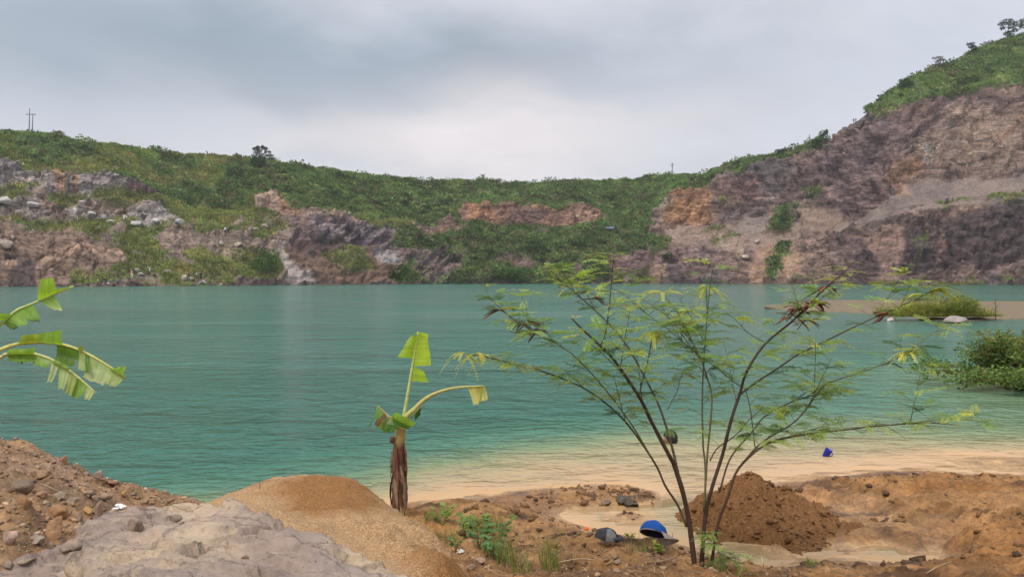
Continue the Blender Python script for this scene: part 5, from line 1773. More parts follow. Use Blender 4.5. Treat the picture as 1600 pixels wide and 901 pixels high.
def shrub():
    base = P(1094, 886, D0)
    base = (base[0], base[1], base[2] - 0.02)
    t = thing('shrub', 'tall thin-stemmed feathery shrub with yellow green tips on the muddy bank', 'shrub', base)
    paths = []
    for pts, dd, r0, r1, c in SHRUB:
        n = len(pts)
        w = []
        for i, (px, py) in enumerate(pts):
            hgt = (890 - py) / 480.0
            w.append(P(px, py, D0 + dd * max(0, hgt) ** 1.3 + 0.02 * (i % 2)))
        if pts[0][1] > 855:
            w[0] = (w[0][0], w[0][1], w[0][2] - 0.10)
        sp = spline(w, n * 4)
        rad = [((r0 * (1 - u) ** 0.9 + r1 * u) * 0.5 * D0 / F) * random.uniform(0.93, 1.07) for u in [i / (len(sp) - 1) for i in range(len(sp))]]
        mb = MB()
        mb.tube(sp, rad, 7, c)
        mb.build('stem', M_STEM, t, base)
        paths.append(sp)
    V, Fq, C = [], [], []
    rach = MB()
    main = len(paths)
    for pi in range(main):
        sp = paths[pi]
        n = len(sp)
        if n < 24:
            continue
        for k in range(3):
            tw = MB()
            i = int(n * random.uniform(0.42, 0.85))
            tg = (sp[min(i + 1, n - 1)] - sp[i]).normalized()
            az = random.uniform(0, 6.28)
            d = (tg * 0.8 + Vector((math.cos(az), math.sin(az), random.uniform(0.0, 0.5))) * 0.7).normalized()
            L = random.uniform(0.22, 0.5)
            q = [sp[i], sp[i] + d * L * 0.5 + Vector((0, 0, 0.02)), sp[i] + d * L + Vector((0, 0, random.uniform(-0.03, 0.06)))]
            q = spline(q, 8)
            tw.tube(q, [0.0035 - 0.0003 * m for m in range(8)], 5, (0.12, 0.12, 0.045))
            paths.append(q)
            tw.build('side_twig', M_STEM, t, base)

    def frond(o, d, up, L, npair, ll, c, droop=0.25, lw=0.27, shut=0.25):
        """a pinna: thin rachis with paired oblong leaflets"""
        d, up = Vector(d).normalized(), Vector(up).normalized()
        side = d.cross(up).normalized()
        pts = [Vector(o) + d * L * u + Vector((0, 0, -1)) * droop * L * u * u for u in [i / 6 for i in range(7)]]
        rach.tube(pts, [0.0014 * (1 - 0.5 * i / 6) for i in range(7)], 3, tuple(0.9 * q for q in c), False)
        for i in range(npair):
            u = 0.12 + 0.88 * (i + 0.5) / npair
            k = min(5, int(u * 6))
            p = pts[k].lerp(pts[k + 1], u * 6 - k)
            tg = (pts[k + 1] - pts[k]).normalized()
            l = ll * (0.65 + 0.5 * math.sin(math.pi * min(1, 0.15 + 0.8 * u))) * random.uniform(0.85, 1.15)
            for sg in (-1, 1):
                dr = (side * sg + tg * (shut + random.uniform(-0.1, 0.15)) + up * random.uniform(-0.25, 0.15)).normalized()
                nn = dr.cross(tg).normalized()
                sd = nn.cross(dr)
                b = len(V)
                q = p + dr * 0.001
                V.extend([q, q + dr * l * 0.33 + sd * l * lw * 0.5, q + dr * l * 0.85 + sd * l * lw * 0.38, q + dr * l, q + dr * l * 0.85 - sd * l * lw * 0.38, q + dr * l * 0.33 - sd * l * lw * 0.5])
                Fq.append([b, b + 1, b + 2, b + 3, b + 4, b + 5])
                g = random.uniform(0.8, 1.2)
                C.extend([(c[0] * g, c[1] * g, c[2] * g)] * 6)
    GRN = [(0.25, 0.38, 0.075), (0.31, 0.43, 0.10), (0.19, 0.32, 0.065), (0.36, 0.46, 0.12)]
    DRK = [(0.07, 0.14, 0.04), (0.09, 0.17, 0.05)]
    YGR = [(0.55, 0.56, 0.11), (0.62, 0.62, 0.17), (0.45, 0.50, 0.09)]
    for pi, sp in enumerate(paths):
        n = len(sp)
        length = sum((sp[i + 1] - sp[i]).length for i in range(n - 1))
        start = (0.46 if SHRUB[pi][0][0][1] > 760 else 0.12) if pi < main else 0.1
        nodes = int(length * (1 - start) / 0.056)
        for k in range(nodes):
            u = start + (1 - start) * (k + random.random() * 0.6) / nodes
            i = min(n - 2, int(u * (n - 1)))
            o = sp[i].lerp(sp[i + 1], u * (n - 1) - i)
            tg = (sp[i + 1] - sp[i]).normalized()
            az = k * 2.4 + random.uniform(-0.5, 0.5)
            out = Vector((math.cos(az), math.sin(az), random.uniform(-0.05, 0.45))).normalized()
            d = (out * 0.9 + tg * 0.35).normalized()
            young = smooth(0.82, 1.0, u) * 0.9
            cc = random.choice(GRN if random.random() > 0.12 else DRK)
            yy = random.choice(YGR)
            cc = tuple(a * (1 - young) + b * young for a, b in zip(cc, yy))
            tipk = 1.0 - 0.65 * smooth(0.72, 1.0, u) * (pi < main)
            if random.random() > tipk + 0.15:
                continue
            Lr = random.uniform(0.05, 0.12) * tipk
            # petiole, then one to three pairs of pinnae
            pet = [o, o + d * Lr * 0.5, o + d * Lr + Vector((0, 0, -0.01))]
            rach.tube(pet, 0.0017, 3, (0.12, 0.16, 0.05), False)
            npin = random.choice((1, 2, 2, 2))
            sd = d.cross(Vector((0, 0, 1))).normalized()
            for q in range(npin):
                oo = o + d * Lr * (0.55 + 0.45 * (q + 1) / npin)
                for sg in (-1, 1):
                    dv = (d * random.uniform(0.5, 1.0) + sd * sg * random.uniform(0.5, 1.0) + Vector((0, 0, random.uniform(-0.25, 0.15)))).normalized()
                    frond(oo, dv, Vector((random.uniform(-.3, .3), random.uniform(-.3, .3), 1)), random.uniform(0.09, 0.18) * tipk, random.randint(11, 15), random.uniform(0.017, 0.029) * tipk, cc, random.uniform(0.05, 0.45))
    # pale young tassels at the tips
    for (px, py, dd, n_, dr) in ((725, 552, 0.25, 7, 0.9), (745, 552, 0.25, 8, 0.9), (765, 556, 0.25, 6, 0.9), (1019, 520, 0.1, 12, 1.0), (1103, 448, 0.3, 11, 0.7), (1035, 457, -0.1, 7, 0.5), (1462, 450, 0.2, 9, 0.5), (1440, 462, 0.2, 5, 0.7), (1416, 553, -0.1, 8, 0.8), (1437, 546, -0.1, 4, 0.3),
                                 (1078, 486, 0.1, 7, 0.5), (1108, 503, 0.1, 6, 0.5), (893, 448, 0.4, 6, 0.5), (1280, 500, 0.2, 5, 0.5), (1150, 497, 0.1, 5, 0.5), (780, 482, -0.15, 4, 0.1)):
        o = Vector(P(px, py, D0 + dd * ((890 - py) / 480) ** 1.3))
        for k in range(n_):
            az = random.uniform(0, 6.28)
            d = Vector((math.cos(az), math.sin(az) * 0.7, random.uniform(-0.1, 0.5)))
            frond(o, d, (0, 0.3, 1), random.uniform(0.09, 0.18), 13, 0.015, random.choice(YGR), dr * random.uniform(0.6, 1.2), 0.5, 0.9)
    # bare twig ends at the very top
    for (px, py, dd, L_) in ((958, 420, -0.4, 5), (1320, 425, -0.2, 4), (870, 430, 0.4, 3), (1300, 612, 0.4, 2), (1300, 445, -0.2, 3)):
        o = Vector(P(px, py, D0 + dd * ((890 - py) / 480) ** 1.3))
        for k in range(L_):
            sg = 1 if k % 2 else -1
            frond(o + Vector((0, 0, 0.03 * (k - 1))), (sg, random.uniform(-.4, .4), 0.25), (0, 0, 1), random.uniform(0.13, 0.2), 12, 0.012, random.choice(YGR), 0.35, 0.4, 0.3)
    # low suckers at the foot
    for (px, py) in ((1125, 862), (1135, 875), (1115, 850), (1150, 868), (1108, 835)):
        o = Vector(P(px, py, D0 - 0.05))
        for k in range(5):
            az = random.uniform(0, 6.28)
            frond(o, (math.cos(az), math.sin(az), 0.3), (0, 0, 1), random.uniform(0.10, 0.17), 13, 0.022, random.choice(DRK + GRN), 0.5)
    me = mesh_from('foliage', np.array([tuple(v) for v in V]) - np.array(base), np.array(Fq), M_LEAF, False, np.array(C))
    link('foliage', me, t)
    rach.build('leaf_stalks', M_LEAF, t, base)
    # dry brown seed pods
    def pod(mbp, o, d, L, c):
        d = Vector(d).normalized()
        s = d.cross(Vector((0, 0, 1))).normalized()
        bend = Vector((0, 0, -0.3 * L))
        pts = [Vector(o) + d * L * u + bend * u * u for u in (0, .25, .5, .75, 1)]
        ws = [0.004, 0.014, 0.016, 0.013, 0.003]
        vs, fs = [], []
        nrm = d.cross(s)
        for p, w in zip(pts, ws):
            vs += [p - s * w, p + nrm * 0.003, p + s * w, p - nrm * 0.003]
        for i in range(4):
            for j in range(4):
                fs.append([i * 4 + j, i * 4 + (j + 1) % 4, i * 4 + 4 + (j + 1) % 4, i * 4 + 4 + j])
        mbp.add(vs, fs, c)
    BRN = [(0.13, 0.05, 0.03), (0.18, 0.075, 0.04), (0.09, 0.035, 0.025), (0.20, 0.10, 0.05)]
    for (px, py, dd, n_, sp_) in ((1255, 478, -0.2, 14, 26), (1235, 492, -0.2, 7, 14), (1275, 472, -0.2, 8, 14), (1290, 447, -0.2, 5, 6), (1262, 500, -0.2, 4, 5), (1385, 489, 0.2, 7, 10), (820, 503, -0.1, 6, 14), (838, 516, -0.1, 5, 10), (930, 466, 0.4, 5, 10), (780, 484, -0.1, 4, 5), (915, 455, 0.4, 3, 5)):
        pods = MB()
        for k in range(int(n_ * 1.5)):
            o = P(px + random.uniform(-sp_, sp_) * 0.6, py + random.uniform(-sp_, sp_) * 0.25, D0 + dd * ((890 - py) / 480) ** 1.3)
            pod(pods, o, (random.choice((-1, 1)) * random.uniform(0.5, 1), random.uniform(-0.5, 0.5), random.uniform(-0.5, 0.3)), random.uniform(0.06, 0.12), random.choice(BRN))
        pods.build('seed_pod_cluster', M_BARK, t, base)


shrub()

# ------------------------------------------------------------------ banana plants close by


def banana_leaf_material():
    m, nt, b, out = new_mat('banana_leaf')
    at = nt.nodes.new('ShaderNodeAttribute')
    at.attribute_name = 'Col'
    vn = nt.nodes.new('ShaderNodeAttribute')
    vn.attribute_name = 'vein'
    w = nt.nodes.new('ShaderNodeTexNoise')
    w.noise_dimensions = '1D'
    w.inputs['Scale'].default_value = 55.0
    w.inputs['Detail'].default_value = 3.0
    nt.links.new(vn.outputs['Fac'], w.inputs['W'])
    n = noise(nt, pos_of(nt), 12, 4, 0.6)
    c = mixc(nt, 1.0, at.outputs['Color'], ramp(nt, w.outputs[0], [(0.3, 0.91), (0.7, 1.09)]), 'MULTIPLY')
    c = mixc(nt, 1.0, c, ramp(nt, n, [(0.3, 0.85), (0.7, 1.15)]), 'MULTIPLY')
    nt.links.new(c, b.inputs['Base Color'])
    b.inputs['Roughness'].default_value = 0.42
    b.inputs['Specular IOR Level'].default_value = 0.4
    nt.links.new(bump(nt, w.outputs[0], 0.25, 0.003), b.inputs['Normal'])
    t = nt.nodes.new('ShaderNodeBsdfTranslucent')
    nt.links.new(mixc(nt, 1.0, c, (1.5, 1.35, 0.5), 'MULTIPLY'), t.inputs[0])
    mx = nt.nodes.new('ShaderNodeMixShader')
    mx.inputs[0].default_value = 0.45
    nt.links.new(b.outputs[0], mx.inputs[1])
    nt.links.new(t.outputs[0], mx.inputs[2])
    nt.links.new(mx.outputs[0], out.inputs[0])
    return m


M_BAN = banana_leaf_material()


class Blade:
    def __init__(self):
        self.V, self.F, self.C, self.W = [], [], [], []

    def patch(self, a0, a1, b0, b1, c, bulge=0.03, ragged=0.012, tip=None, nu=14, nv=8):
        """blade piece between midrib a0-a1 and outer edge b0-b1 (3-D points); tip colour at the outer edge"""
        a0, a1, b0, b1 = map(Vector, (a0, a1, b0, b1))
        n = (a1 - a0).cross(b0 - a0)
        n = n.normalized() if n.length > 1e-9 else Vector((0, 1, 0))
        base = len(self.V)
        ph = random.uniform(0, 6)
        for i in range(nu + 1):
            u = i / nu
            rg = ragged * (math.sin(u * 9 + ph) * 0.5 + math.sin(u * 23 + ph) * 0.35 + random.uniform(-0.3, 0.3))
            for j in range(nv + 1):
                v = j / nv
                p = a0.lerp(a1, u).lerp(b0.lerp(b1, u), v)
                e = (b0.lerp(b1, u) - a0.lerp(a1, u))
                e = e.normalized() if e.length > 1e-9 else Vector((0, 0, 0))
                p = p + n * bulge * math.sin(v * math.pi * 0.9) + e * rg * v * v + n * 0.003 * math.sin(u * 11 + ph) * v
                self.V.append(p)
                k = v ** 2.5 if tip else 0
                cc = tuple(q * (1 - k) + w * k for q, w in zip(c, tip or c))
                self.C.append(cc)
                self.W.append(u * (a1 - a0).length + ph)
        for i in range(nu):
            for j in range(nv):
                q = base + i * (nv + 1) + j
                self.F.append([q, q + 1, q + nv + 2, q + nv + 1])

    def build(self, name, parent, base):
        me = mesh_from(name, np.array([tuple(v) for v in self.V]) - np.array(base), np.array(self.F), M_BAN, True, np.array(self.C), {'vein': self.W})
        return link(name, me, parent)


def rib(parent, pts, r0, r1, c, base, name='midrib'):
    sp = spline(pts, len(pts) * 5)
    mb = MB()
    mb.tube(sp, [r0 + (r1 - r0) * i / (len(sp) - 1) for i in range(len(sp))], 7, c)
    return mb.build(name, M_STEM, parent, base)


LG, MGr, PG, DGr, YB = (0.23, 0.40, 0.055), (0.15, 0.29, 0.05), (0.36, 0.45, 0.19), (0.05, 0.12, 0.025), (0.42, 0.42, 0.14)


def young_banana():
    d = 7.2
    q = on_ground(622, 797)
    base = Vector(P(623, 800, d))
    t = thing('banana_plant', 'young banana plant with one upright torn leaf growing by the water beside the sand heap', 'banana plant', base)

    def p(px, py, o=0.0):
        return P(px, py, d + o)
    mb = MB()
    sp = spline([p(622, 806), p(622, 770), p(623, 735), p(623, 700), p(626, 672), p(629, 655)], 28)
    rr = [10.5, 10.5, 10, 9.6, 9.2, 8.8, 8, 7.2, 6.5]
    rad = [np.interp(i / 27, np.linspace(0, 1, 9), rr) * d / F * (1 + 0.06 * math.sin(i * 2.3)) for i in range(28)]
    mb.tube(sp, rad, 14, (0.075, 0.036, 0.022))
    V = np.array(mb.V)
    z = V[:, 2]
    zt = smooth(p(0, 702)[2], p(0, 680)[2], z + 0.01 * vnoise(V[:, 0] * 60, V[:, 2] * 5))
    mb.C = [tuple(np.array((0.11, 0.046, 0.026)) * (1 - k) + np.array((0.36, 0.27, 0.09)) * k) for k in zt]
    ps = mb.build('pseudostem', M_BARK, t, base)
    # dead leaf sheaths curling round the foot
    for k in range(22):
        a = random.uniform(0, 6.28)
        y0 = random.uniform(690, 745)
        y1 = y0 + random.uniform(30, 62)
        r = 9.8 * d / F
        pts = []
        for i in range(8):
            u = i / 7
            yy = y0 + (min(y1, 798) - y0) * u
            rr_ = r * (1.0 + 0.2 * math.sin(u * math.pi) * random.uniform(0.4, 1.4) + 0.15 * u)
            cx, cy, cz = p(622.5, yy)
            pts.append((cx + math.cos(a + u * 0.5) * rr_, cy + math.sin(a + u * 0.5) * rr_, cz))
        s = MB()
        vs, fs = [], []
        for i, q_ in enumerate(pts):
            w = 0.020 * math.sin(math.pi * (0.15 + 0.8 * i / 7))
            ta = (-math.sin(a), math.cos(a), 0)
            vs += [(q_[0] - ta[0] * w, q_[1] - ta[1] * w, q_[2]), (q_[0] + math.cos(a) * 0.006, q_[1] + math.sin(a) * 0.006, q_[2]), (q_[0] + ta[0] * w, q_[1] + ta[1] * w, q_[2])]
        for i in range(7):
            fs += [[i * 3, i * 3 + 1, i * 3 + 4, i * 3 + 3], [i * 3 + 1, i * 3 + 2, i * 3 + 5, i * 3 + 4]]
        g = random.uniform(0.7, 1.5)
        s.add(vs, fs, (0.14 * g, 0.066 * g, 0.038 * g) if random.random() > 0.5 else random.choice([(0.26 * g, 0.19 * g, 0.13 * g), (0.06, 0.03, 0.02), (0.20, 0.13, 0.08)]))
        s.build('dead_sheath', M_STRAW, t, base)
    # brown stub
    s = MB()
    s.tube([p(622, 690), p(614, 687), p(609, 686)], [0.03, 0.03, 0.025], 8, (0.12, 0.06, 0.04))
    s.build('stub', M_BARK, t, base)
    # upright leaf
    b = Blade()
    m = [p(629, 660), p(636, 621), p(643, 579), p(648, 548), p(653, 518)]
    ms = spline(m, 41)
    at = lambda f: ms[int(round(f * 40))]
    b.patch(at(0.66), at(0.985), p(621, 557, -0.05), p(640, 526, -0.02), (0.30, 0.46, 0.05), 0.025, 0.006)
    b.patch(at(0.985), at(1.0), p(640, 526, -0.02), p(652, 518), LG, 0.0, 0.0, None, 4, 6)
    b.patch(at(0.56), at(0.985), p(673, 571, -0.06), p(667, 521, -0.02), (0.33, 0.49, 0.055), 0.03, 0.006)
    b.patch(at(0.985), at(1.0), p(667, 521, -0.02), p(654, 518), LG, 0.0, 0.0, None, 4, 6)
    b.patch(at(0.40), at(0.545), p(669, 598, -0.05), p(662, 580, -0.03), (0.28, 0.44, 0.05), 0.02, 0.004)
    lf = b.build('leaf', t, base)
    rib(lf, m, 0.016, 0.005, (0.45, 0.50, 0.17), base)
    # bent stalk with a scrap of blade at the end
    b = Blade()
    b.patch(p(731, 605, -0.1), p(753, 603, -0.12), p(739, 632, -0.16), p(747, 631, -0.16), YB, 0.02, 0.006)
    b.patch(p(744, 603, -0.11), p(757, 603, -0.12), p(748, 628, -0.13), p(762, 624, -0.15), (0.38, 0.43, 0.15), 0.025, 0.006)
    lf = b.build('leaf', t, base)
    rib(lf, [p(627, 665), p(633, 652), p(647, 639), p(666, 622), p(690, 611, -0.05), p(718, 605, -0.1), p(755, 603, -0.12)], 0.026, 0.006, (0.42, 0.40, 0.13), base)
    # low leaves round the crown
    b = Blade()
    b.patch(p(612, 652, -0.08), p(641, 666, -0.1), p(618, 642, -0.16), p(651, 659, -0.18), (0.19, 0.36, 0.06), 0.03, 0.006)
    b.patch(p(612, 652, -0.08), p(641, 666, -0.1), p(616, 666, -0.12), p(636, 669, -0.12), (0.10, 0.23, 0.04), 0.02, 0.006)
    lf = b.build('leaf', t, base)
    rib(lf, [p(626, 670, -0.02), p(612, 653, -0.08), p(604, 650, -0.1)], 0.010, 0.004, (0.35, 0.36, 0.12), base)
    b = Blade()
    b.patch(p(650, 645, 0.08), p(661, 632, 0.1), p(649, 657, 0.1), p(657, 649, 0.1), DGr, 0.02, 0.006)
    lf = b.build('leaf', t, base)
    rib(lf, [p(628, 668, 0.02), p(645, 648, 0.07), p(661, 632, 0.1)], 0.010, 0.004, (0.2, 0.24, 0.08), base)
    b = Blade()
    b.patch(p(600, 646, 0.03), p(588, 634, 0.05), p(602, 672, 0.02), p(588, 668, 0.04), (0.13, 0.26, 0.05), 0.02, 0.010)
    b.patch(p(612, 655, 0.0), p(600, 646, 0.03), p(612, 668, -0.02), p(598, 674, 0.0), (0.17, 0.30, 0.06), 0.02, 0.008)
    b.patch(p(590, 640, 0.05), p(586, 652, 0.06), p(578, 662, 0.07), p(570, 676, 0.07), (0.12, 0.27, 0.05), 0.015, 0.006)
    b.patch(p(588, 634, 0.05), p(590, 640, 0.05), p(586, 652, 0.05), p(592, 656, 0.05), (0.30, 0.20, 0.10), 0.01, 0.006)
    b.patch(p(606, 650, -0.02), p(600, 646, -0.02), p(590, 668, -0.05), p(584, 662, -0.05), (0.16, 0.10, 0.05), 0.015, 0.008)
    lf = b.build('leaf', t, base)
    rib(lf, [p(626, 672), p(616, 660, 0.0), p(604, 648, 0.02), p(590, 634, 0.05)], 0.014, 0.005, (0.28, 0.24, 0.09), base)
    b = Blade()
    b.patch(p(620, 668, -0.06), p(603, 662, -0.1), p(612, 676, -0.1), p(597, 675, -0.12), (0.08, 0.2, 0.04), 0.015, 0.008)
    lf = b.build('leaf', t, base)
    rib(lf, [p(626, 674), p(612, 664, -0.08), p(603, 662, -0.1)], 0.008, 0.003, (0.2, 0.24, 0.08), base)


young_banana()


def left_banana():
    d = 4.6
    bx, by = P(-95, 700, d)[0], d + 0.15
    base = Vector((bx, by, gz1(bx, by)))
    t = thing('banana_plant', 'large banana plant whose torn leaves reach in from the left edge', 'banana plant', base)
    topc = P(-92, 585, d + 0.1)
    mb = MB()
    mb.tube(spline([(bx, by, base.z - 0.1), (bx, by, base.z + 0.15), topc], 12), [0.06 - 0.002 * i for i in range(12)], 12, (0.24, 0.22, 0.08))
    mb.build('pseudostem', M_BARK, t, base)

    def p(px, py, o=0.0):
        return P(px, py, d + o)
    # upper leaf, pointing up to the right
    b = Blade()
    b.patch(p(58, 471), p(92, 456), p(64, 435, -0.06), p(84, 433, -0.05), (0.26, 0.45, 0.07), 0.02, 0.004)
    b.patch(p(90, 457), p(115, 446), p(88, 452, -0.02), p(113, 446), (0.25, 0.42, 0.08), 0.003, 0.002)
    b.patch(p(62, 470), p(84, 461), p(81, 482, -0.06), p(96, 484, -0.08), (0.20, 0.36, 0.09), 0.02, 0.004, (0.55, 0.58, 0.35))
    b.patch(p(24, 486), p(50, 474), p(45, 500, -0.08), p(60, 502, -0.1), (0.19, 0.36, 0.06), 0.025, 0.004, (0.03, 0.035, 0.02))
    b.patch(p(6, 500), p(28, 484), p(28, 508, -0.06), p(42, 506, -0.08), (0.22, 0.37, 0.09), 0.02, 0.004)
    b.patch(p(-30, 512), p(8, 498), p(-25, 490, -0.05), p(18, 488, -0.05), (0.24, 0.41, 0.07), 0.02, 0.004)
    b.patch(p(2, 502), p(14, 494), p(12, 514, -0.05), p(26, 512, -0.05), (0.14, 0.26, 0.04), 0.02, 0.004, (0.02, 0.025, 0.015))
    lf = b.build('leaf', t, base)
    rib(lf, [topc, p(-60, 540), p(-20, 517), p(0, 507), p(24, 486), p(44, 477), p(73, 465), p(115, 447)], 0.013, 0.004, (0.40, 0.47, 0.15), base)
    # middle leaf, arching over and down to the right
    b = Blade()
    b.patch(p(28, 537), p(70, 534), p(34, 522, -0.05), p(68, 519, -0.06), (0.26, 0.36, 0.05), 0.02, 0.003)
    b.patch(p(66, 534), p(102, 540), p(64, 518, -0.08), p(98, 513, -0.10), (0.22, 0.40, 0.08), 0.03, 0.004)
    b.patch(p(88, 538), p(127, 548), p(83, 562, -0.03), p(112, 573, -0.04), (0.10, 0.21, 0.03), 0.02, 0.004)
    b.patch(p(122, 547), p(137, 553), p(120, 577, -0.05), p(138, 578, -0.06), (0.30, 0.40, 0.17), 0.02, 0.004)
    b.patch(p(132, 550), p(139, 556), p(134, 580, -0.08), p(139, 578, -0.08), (0.10, 0.21, 0.04), 0.01, 0.003)
    b.patch(p(137, 553), p(174, 575), p(129, 589, -0.08), p(160, 600, -0.10), (0.30, 0.42, 0.19), 0.03, 0.004, (0.40, 0.47, 0.27))
    b.patch(p(173, 575), p(194, 590), p(165, 599, -0.10), p(178, 603, -0.10), (0.34, 0.45, 0.21), 0.02, 0.004)
    b.patch(p(168, 572), p(194, 589), p(184, 572, -0.04), p(199, 571, -0.06), (0.24, 0.42, 0.08), 0.02, 0.003)
    b.patch(p(122, 546), p(131, 550), p(124, 540, -0.02), p(131, 541, -0.02), (0.2, 0.28, 0.05), 0.01, 0.003)
    lf = b.build('leaf', t, base)
    rib(lf, [topc, p(-50, 566), p(0, 546), p(29, 537), p(71, 535), p(105, 540), p(137, 553), p(171, 573), p(195, 590)], 0.013, 0.004, (0.47, 0.46, 0.14), base)
    # lower leaf
    b = Blade()
    b.patch(p(9, 553, -0.15), p(54, 552, -0.15), p(14, 544, -0.18), p(55, 542, -0.2), (0.24, 0.41, 0.08), 0.02, 0.006)
    b.patch(p(9, 553, -0.15), p(32, 551, -0.15), p(12, 560, -0.2), p(34, 566, -0.2), (0.17, 0.31, 0.06), 0.02, 0.008)
    b.patch(p(28, 551, -0.15), p(52, 552, -0.15), p(28, 565, -0.2), p(50, 563, -0.2), (0.19, 0.34, 0.06), 0.02, 0.008)
    b.patch(p(50, 552, -0.15), p(80, 562, -0.15), p(54, 568, -0.22), p(70, 571, -0.22), (0.18, 0.33, 0.06), 0.025, 0.006)
    b.patch(p(80, 562, -0.15), p(104, 574, -0.15), p(86, 561, -0.18), p(113, 574, -0.18), (0.22, 0.36, 0.10), 0.015, 0.004)
    b.patch(p(80, 562, -0.15), p(92, 568, -0.15), p(72, 595, -0.25), p(80, 596, -0.25), (0.31, 0.42, 0.2), 0.02, 0.004)
    b.patch(p(91, 568, -0.15), p(108, 579, -0.15), p(89, 606, -0.22), p(99, 607, -0.24), (0.30, 0.42, 0.18), 0.02, 0.005)
    b.patch(p(108, 579, -0.15), p(121, 589, -0.15), p(101, 611, -0.24), p(111, 618, -0.24), (0.25, 0.33, 0.09), 0.02, 0.006)
    b.patch(p(120, 588, -0.15), p(131, 598, -0.15), p(109, 617, -0.2), p(119, 622, -0.22), (0.17, 0.31, 0.06), 0.025, 0.005)
    b.patch(p(130, 597, -0.15), p(138, 604, -0.15), p(121, 622, -0.22), p(127, 617, -0.22), (0.17, 0.31, 0.06), 0.02, 0.005)
    b.patch(p(137, 603, -0.15), p(147, 612, -0.15), p(130, 622, -0.22), p(139, 624, -0.22), (0.36, 0.44, 0.18), 0.015, 0.005)
    lf = b.build('leaf', t, base)
    rib(lf, [topc, p(-50, 575, -0.05), p(0, 558, -0.12), p(10, 553, -0.15), p(49, 552, -0.15), p(85, 564, -0.15), p(117, 586, -0.15), p(149, 614, -0.15)], 0.012, 0.004, (0.45, 0.46, 0.18), base)


left_banana()

# ------------------------------------------------------------------ sandbar, island and the bush on the right
M_BAR = sand_material('sandbar_mud', (0.15, 0.115, 0.075), (0.21, 0.165, 0.11), (0.13, 0.10, 0.065), 12)


def sandbar():
    us = np.linspace(1195, 2100, 220)
    vs = np.linspace(0, 1, 46)
    U, Vv = np.meshgrid(us, vs)
    far_py = I(us, [(1195, 481), (1230, 475), (1290, 470), (1380, 469), (1600, 471), (2100, 473)])
    near_py = I(us, [(1195, 482), (1230, 485), (1290, 490), (1380, 496), (1440, 503), (1540, 506), (1600, 504), (1700, 506), (2100, 512)])
    dn, df = F * CAMH / (near_py - HOR), F * CAMH / (far_py - HOR)
    Dd = dn[None] + (df - dn)[None] * Vv + vnoise(U / 18, Vv * 6, seed=191) * 0.6 * (1 - Vv)
    X = (U - 800) / F * Dd
    edge = np.minimum(Vv, 1 - Vv) * 2
    Z = -0.35 + smooth(0, 0.35, edge) * 0.55 + fbm(X * 0.4, Dd * 0.4, None, 4, 192) * 0.14 * edge
    isl = np.exp(-(((X - 21.5) / 2.4) ** 2 + ((Dd - 45) / 2.0) ** 2))
    Z = Z + isl * 0.30
    me = mesh_from('sandbar', np.stack([X, Dd, Z], -1).reshape(-1, 3), grid_faces(*X.shape), M_BAR, True, None, {'damp': smooth(0.1, 0.0, Z) * 0.6})
    tag(link('sandbar', me), kind='structure')
    return RBF(np.stack([X[::6, ::16], Dd[::6, ::16], Z[::6, ::16]], -1).reshape(-1, 3)[:180])


sandbar()


def blades(n, fx, fy, fz, hmin, hmax, wid, pal, lean=0.35, seg=3):
    """curved tapering grass blades -> V, F, C"""
    x, y = fx(n), fy(n)
    z = fz(x, y)
    h = RNG.uniform(hmin, hmax, n)
    a = RNG.uniform(0, 6.28, n)
    ln = RNG.uniform(0.1, 1.0, n) * lean
    b = RNG.uniform(0, 6.28, n)
    V = []
    for i in range(seg + 1):
        u = i / seg
        ox, oy = np.cos(a) * h * ln * u * u, np.sin(a) * h * ln * u * u
        w = wid * (1 - u) * 0.5 + wid * 0.06
        V.append(np.stack([x + ox - np.cos(b) * w, y + oy - np.sin(b) * w, z + h * u * (1 - 0.25 * ln * u)], -1))
        V.append(np.stack([x + ox + np.cos(b) * w, y + oy + np.sin(b) * w, z + h * u * (1 - 0.25 * ln * u)], -1))
    V = np.stack(V, 1)
    k = (seg + 1) * 2
    f = np.array([[2 * i, 2 * i + 1, 2 * i + 3, 2 * i + 2] for i in range(seg)])
    Fq = (f[None] + (np.arange(n) * k)[:, None, None]).reshape(-1, 4)
    c = np.array(pal)[RNG.integers(0, len(pal), n)] * RNG.uniform(0.75, 1.25, (n, 1))
    return V.reshape(-1, 3), Fq, np.repeat(c, k, 0)


